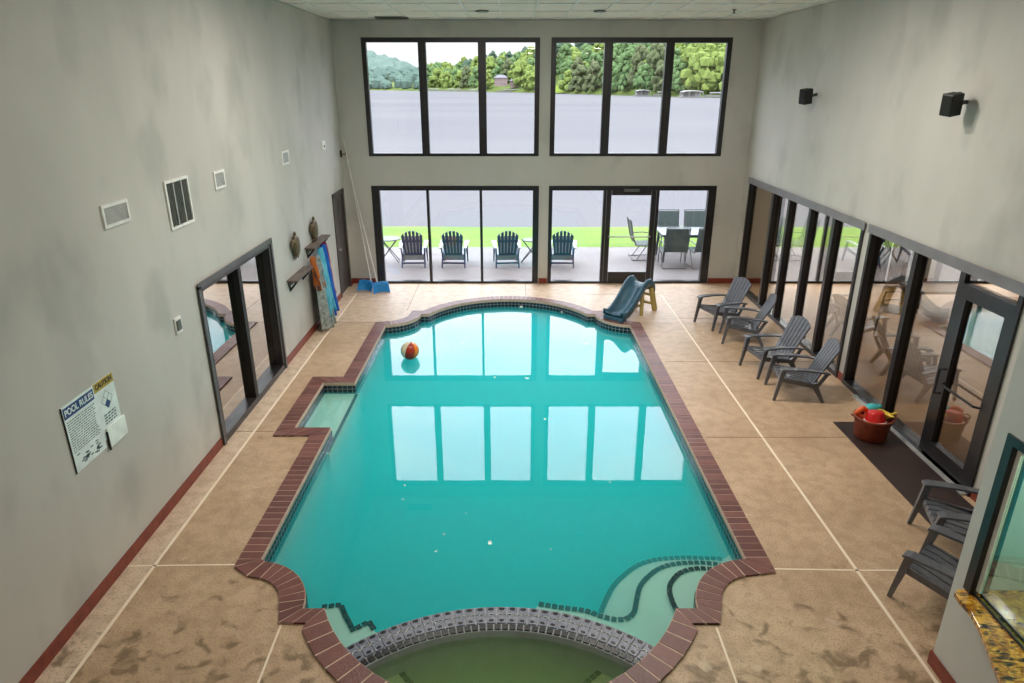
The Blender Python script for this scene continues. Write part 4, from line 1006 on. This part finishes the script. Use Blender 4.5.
for row, t in enumerate((.02, .10, .20, .33, .48, .64, .82, .99)):
    px = 426+rt.uniform(0, 6)
    while px < 752:
        d = ipl(px, S)
        sz = 15+3*t
        if px > 690 and t < .3: k = rt.choice((0, 1, 7)); sz *= 1.15
        elif 572 < px < 690 and t < .15: k = rt.choice((5, 5, 2, 3))
        elif t > .5: k = rt.choice((2, 3, 4, 6, 4, 1))
        else: k = rt.choice((0, 1, 2, 3, 6, 7, 5))
        gap = (490 < px < 521 and t < .15) or (546 < px < 566 and t < .25) or (425 < px < 485 and t < .05) or (684 < px < 700 and .2 < t < .4)
        if not gap: place_tree(px+rt.uniform(-3, 3), t, sz*rt.uniform(.8, 1.2), k); nt_ += 1
        px += sz*.78*718/(d*(1+.42*t))*rt.uniform(.8, 1.25)*(1 if t < .5 else 1.15)
print('trees', nt_)
# continuing woodland to the sides (seen only from other positions)
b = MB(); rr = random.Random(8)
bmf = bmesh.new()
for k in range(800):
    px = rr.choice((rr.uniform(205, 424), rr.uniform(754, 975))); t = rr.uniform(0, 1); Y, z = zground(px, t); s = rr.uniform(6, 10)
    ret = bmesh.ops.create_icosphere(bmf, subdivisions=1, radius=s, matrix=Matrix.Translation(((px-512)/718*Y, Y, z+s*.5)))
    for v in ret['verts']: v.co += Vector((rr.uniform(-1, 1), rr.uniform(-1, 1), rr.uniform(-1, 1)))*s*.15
me = bpy.data.meshes.new('woodland'); bmf.to_mesh(me); bmf.free(); me.materials.append(MATS['hazed_forest']); o = bpy.data.objects.new('woodland', me); COL.objects.link(o); tag(o, 'dense woodland tinted bluish for haze, spreading along the left shore', 'trees', kind='stuff')
# shore lawn
b = MB(); Y = ipl(562, S); b.grid([[Vector(((px-512)/718*Y*.985, Y*.985, LZ+.6)) for px in (544, 552, 560, 570)], [Vector(((px-512)/718*Y*1.05, Y*1.05, LZ+6.2)) for px in (542, 552, 562, 572)]]); o = b.build('shore_lawn', 'shore_grass'); tag(o, 'pale grassy slope on the opposite shore', 'lawn', kind='stuff')
# houses and docks
def house(px, dist, zb, w, h, dpt, body, label, stories=2):
    x = (px-512)/718*dist; t = empty('house', (x, dist, zb), 0, label, 'house')
    MB().box(-w/2, w/2, 0, dpt, 0, h).build('wall', body, t)
    b = MB(); b.v = [(-w/2-1, -1, h), (w/2+1, -1, h), (w/2+1, dpt+1, h), (-w/2-1, dpt+1, h), (-w/4, dpt/2, h+w*.22), (w/4, dpt/2, h+w*.22)]
    for q in ((0, 1, 5, 4), (1, 2, 5), (2, 3, 4, 5), (3, 0, 4), (3, 2, 1, 0)): b.face(q)
    b.build('roof', 'house_roof', t)
    for s in range(stories):
        for k in range(4): MB().box(-w*.4+k*w*.22, -w*.4+k*w*.22+w*.1, -.15, 0, h*(.15+.5*s), h*(.4+.45*s)).build('window', 'vent_dark', t)
house(501, 745, LZ+6, 13, 8, 9, 'house_brick', 'pink brick house among the trees across the lake')
house(514, 748, LZ+5, 9, 6, 8, 'house_brick', 'lower brick wing right of the pink brick house')
house(706, 545, LZ+26, 15, 5, 8, 'house_white', 'pale roofed house high in the trees at right', 1)
def boathouse(px, dist, w, label, open_=True):
    x = (px-512)/718*dist; t = empty('boathouse', (x, dist, LZ), 0, label, 'boathouse')
    MB().box(-w/2-1, w/2+1, -1, 7, .3, .7).build('deck', 'dock_wood', t)
    b = MB(); rows = [[Vector((u*w/2, y, 3.6+.7*(1-u*u))) for u in (-1, -.6, 0, .6, 1)] for y in (-.5, 6.5)]; b.grid(rows); o = b.build('roof', 'house_white', t); o.modifiers.new('Solidify', 'SOLIDIFY').thickness = .5
    MB().box(-w/2, w/2, 5.6, 5.8, .7, 3.4).build('wall', 'house_white', t)
    for k in range(4):
        for y in (0, 6): MB().box(-w/2+k*w/3-.12, -w/2+k*w/3+.12, y-.12, y+.12, .7, 3.7).build('post', 'house_white', t)
boathouse(643, 478, 9, 'small white boathouse on the shore in the middle pane'); boathouse(692, 418, 12, 'larger white covered boat dock in the right pane')
def dock(px, dist, w, label):
    x = (px-512)/718*dist; t = empty('dock', (x, dist, LZ), 0, label, 'dock'); MB().box(-w/2, w/2, 0, 3, .5, 1.6).build('deck', 'dock_wood', t)
    for k in range(4): MB().box(-w/2+k*w/3.05, -w/2+k*w/3.05+.4, .3, .8, -.4, 1.9).build('post', 'dock_wood', t)
    MB().box(-w*.3, w*.25, .5, 3, 2.6, 3.2).box(-w*.28, -w*.26, 1, 1.4, 1.6, 2.6).box(w*.2, w*.22, 1, 1.4, 1.6, 2.6).build('canopy', 'house_white', t)
dock(434, 850, 22, 'leftmost low dock along the far shoreline'); dock(455, 810, 26, 'long low dock right of the leftmost one'); dock(474, 780, 16, 'low dock between the long dock and brick house'); dock(512, 735, 30, 'low dock in front of the brick house'); dock(664, 470, 14, 'grey dock between the two white boathouses'); dock(717, 425, 14, 'grey dock right of the larger boathouse')

# ------------------------------------------------------------------ sky and light
w = bpy.data.worlds.new('World'); bpy.context.scene.world = w; w.use_nodes = True; N = w.node_tree.nodes; L = w.node_tree.links; bg = N['Background']
tc = N.new('ShaderNodeTexCoord'); sx = N.new('ShaderNodeSeparateXYZ'); L.new(tc.outputs['Generated'], sx.inputs[0])
mr = N.new('ShaderNodeValToRGB'); cr = mr.color_ramp
K = 7.5
def put(pos, c, s, first=None):
    e = cr.elements[first] if first is not None else cr.elements.new(pos); e.position = pos; v = s/K; e.color = (c[0]*v, c[1]*v, c[2]*v, 1)
put(0., (.8, .8, .8), .5, 0); put(1., (.92, .96, 1), 3.5, 1)
put(.495, (.85, .85, .9), .6); put(.502, (1, .97, .95), .95); put(.54, (.97, .98, 1.0), 1.0); put(.60, (.92, .96, 1), 2.6); put(.64, (.92, .96, 1), 4.2); put(.70, (.92, .95, 1), 5.0); put(.76, (.92, .95, 1), 5.8); put(.84, (.92, .95, 1), 7.5); put(.9, (.92, .96, 1), 4.5)
z01 = mth(N, L, 'ADD', mth(N, L, 'MULTIPLY', sx.outputs[2], .5), .5)
L.new(z01, mr.inputs[0])
nz = N.new('ShaderNodeTexNoise'); nz.inputs['Scale'].default_value = 5; nz.inputs['Detail'].default_value = 5; mp = N.new('ShaderNodeMapping'); mp.inputs['Scale'].default_value = (1, 1, 4); L.new(tc.outputs['Generated'], mp.inputs[0]); L.new(mp.outputs[0], nz.inputs[0])
rp = N.new('ShaderNodeValToRGB'); rp.color_ramp.elements[0].position = .4; rp.color_ramp.elements[1].position = .6; rp.color_ramp.elements[0].color = (.78, .82, .95, 1); rp.color_ramp.elements[1].color = (1, 1, 1, 1); L.new(nz.outputs['Fac'], rp.inputs[0])
L.new(mixrgb(N, L, .7, mr.outputs[0], rp.outputs[0], 'MULTIPLY'), bg.inputs[0]); bg.inputs[1].default_value = K
def portal(name, loc, rot, sx_, sy_):
    l = bpy.data.lights.new(name, 'AREA'); l.shape = 'RECTANGLE'; l.size = sx_; l.size_y = sy_; l.cycles.is_portal = True
    o = bpy.data.objects.new(name, l); COL.objects.link(o); o.location = loc; o.rotation_euler = rot
portal('portal_upper_left', (-1.24, YF+.22, 3.95), (R(-90), 0, 0), 3.6, 2.3); portal('portal_upper_right', (2.62, YF+.22, 3.95), (R(-90), 0, 0), 3.6, 2.3)
portal('portal_lower_left', (-1.24, YF+.22, 1.1), (R(-90), 0, 0), 3.6, 2.15); portal('portal_lower_right', (2.62, YF+.22, 1.1), (R(-90), 0, 0), 3.6, 2.15)
portal('portal_side', (8.7, YF+.22, 1.2), (R(-90), 0, 0), 5.8, 2.3)
# added fill lamps in the ceiling over the hall, unseen above the frame
def fill_downlight(x, y, power, label):
    o = empty('fill_downlight', (x, y, ZC), 0, label, 'ceiling light', 'added fill lamps over the near half')
    MB().lathe([(.13, .0), (.17, .0), (.17, -.012), (.13, -.012), (.13, 0)], 20, close=False).build('trim_ring', 'white_plastic', o)
    l = bpy.data.lights.new('lamp', 'AREA'); l.shape = 'DISK'; l.size = .24; l.energy = power; l.color = (1, .93, .84)
    lo = bpy.data.objects.new('lamp', l); COL.objects.link(lo); lo.parent = o; lo.location = (0, 0, -.015)
for y, xs, p_ in ((.5, (-2.0, .7, 3.0), 6), (4.0, (-2.0, .7, 3.0), 8), (8.6, (-1.3, -.1, 1.3, 2.6), 56)):
    for x in xs: fill_downlight(x, y, p_, 'added round fill lamp above the pool hall')
o = empty('fill_pendant', (4.3, 2.9, 2.55), 0, 'added pendant fill lamp over the kitchen side of the bar', 'lamp')  # unseen lamp added to brighten the kitchen behind the bar glass
MB().lathe([(.03, .12), (.16, 0), (.155, -.005), (.02, .11), (.03, .12)], 24, close=False).tube([(0, 0, .1), (0, 0, 2.88)], .006, 6).build('lamp_shade', 'grey_metal', o)
l = bpy.data.lights.new('fill_bulb', 'POINT'); l.shadow_soft_size = .05; l.energy = 90; l.color = (1, .85, .65); lo = bpy.data.objects.new('fill_bulb', l); COL.objects.link(lo); lo.parent = o; lo.location = (0, 0, -.06)
# ------------------------------------------------------------------ camera and view
cam = bpy.data.cameras.new('camera'); co = bpy.data.objects.new('camera', cam); COL.objects.link(co); co.location = (0, 0, CAMH); co.rotation_euler = (math.pi/2-PITCH, 0, 0)
cam.sensor_width = 36; cam.lens = F_PX/1024*36; cam.clip_end = 6000; cam.clip_start = .05
sc = bpy.context.scene; sc.camera = co
sc.view_settings.view_transform = 'Standard'; sc.view_settings.look = 'None'; sc.view_settings.exposure = 0.45; sc.view_settings.gamma = 1; sc.view_settings.use_curve_mapping = False
cy_ = sc.cycles; cy_.use_denoising = True; cy_.max_bounces = 10; cy_.transparent_max_bounces = 16; cy_.glossy_bounces = 5; cy_.diffuse_bounces = 5; cy_.volume_bounces = 4
try: cy_.denoiser = 'OPENIMAGEDENOISE'
except Exception: pass
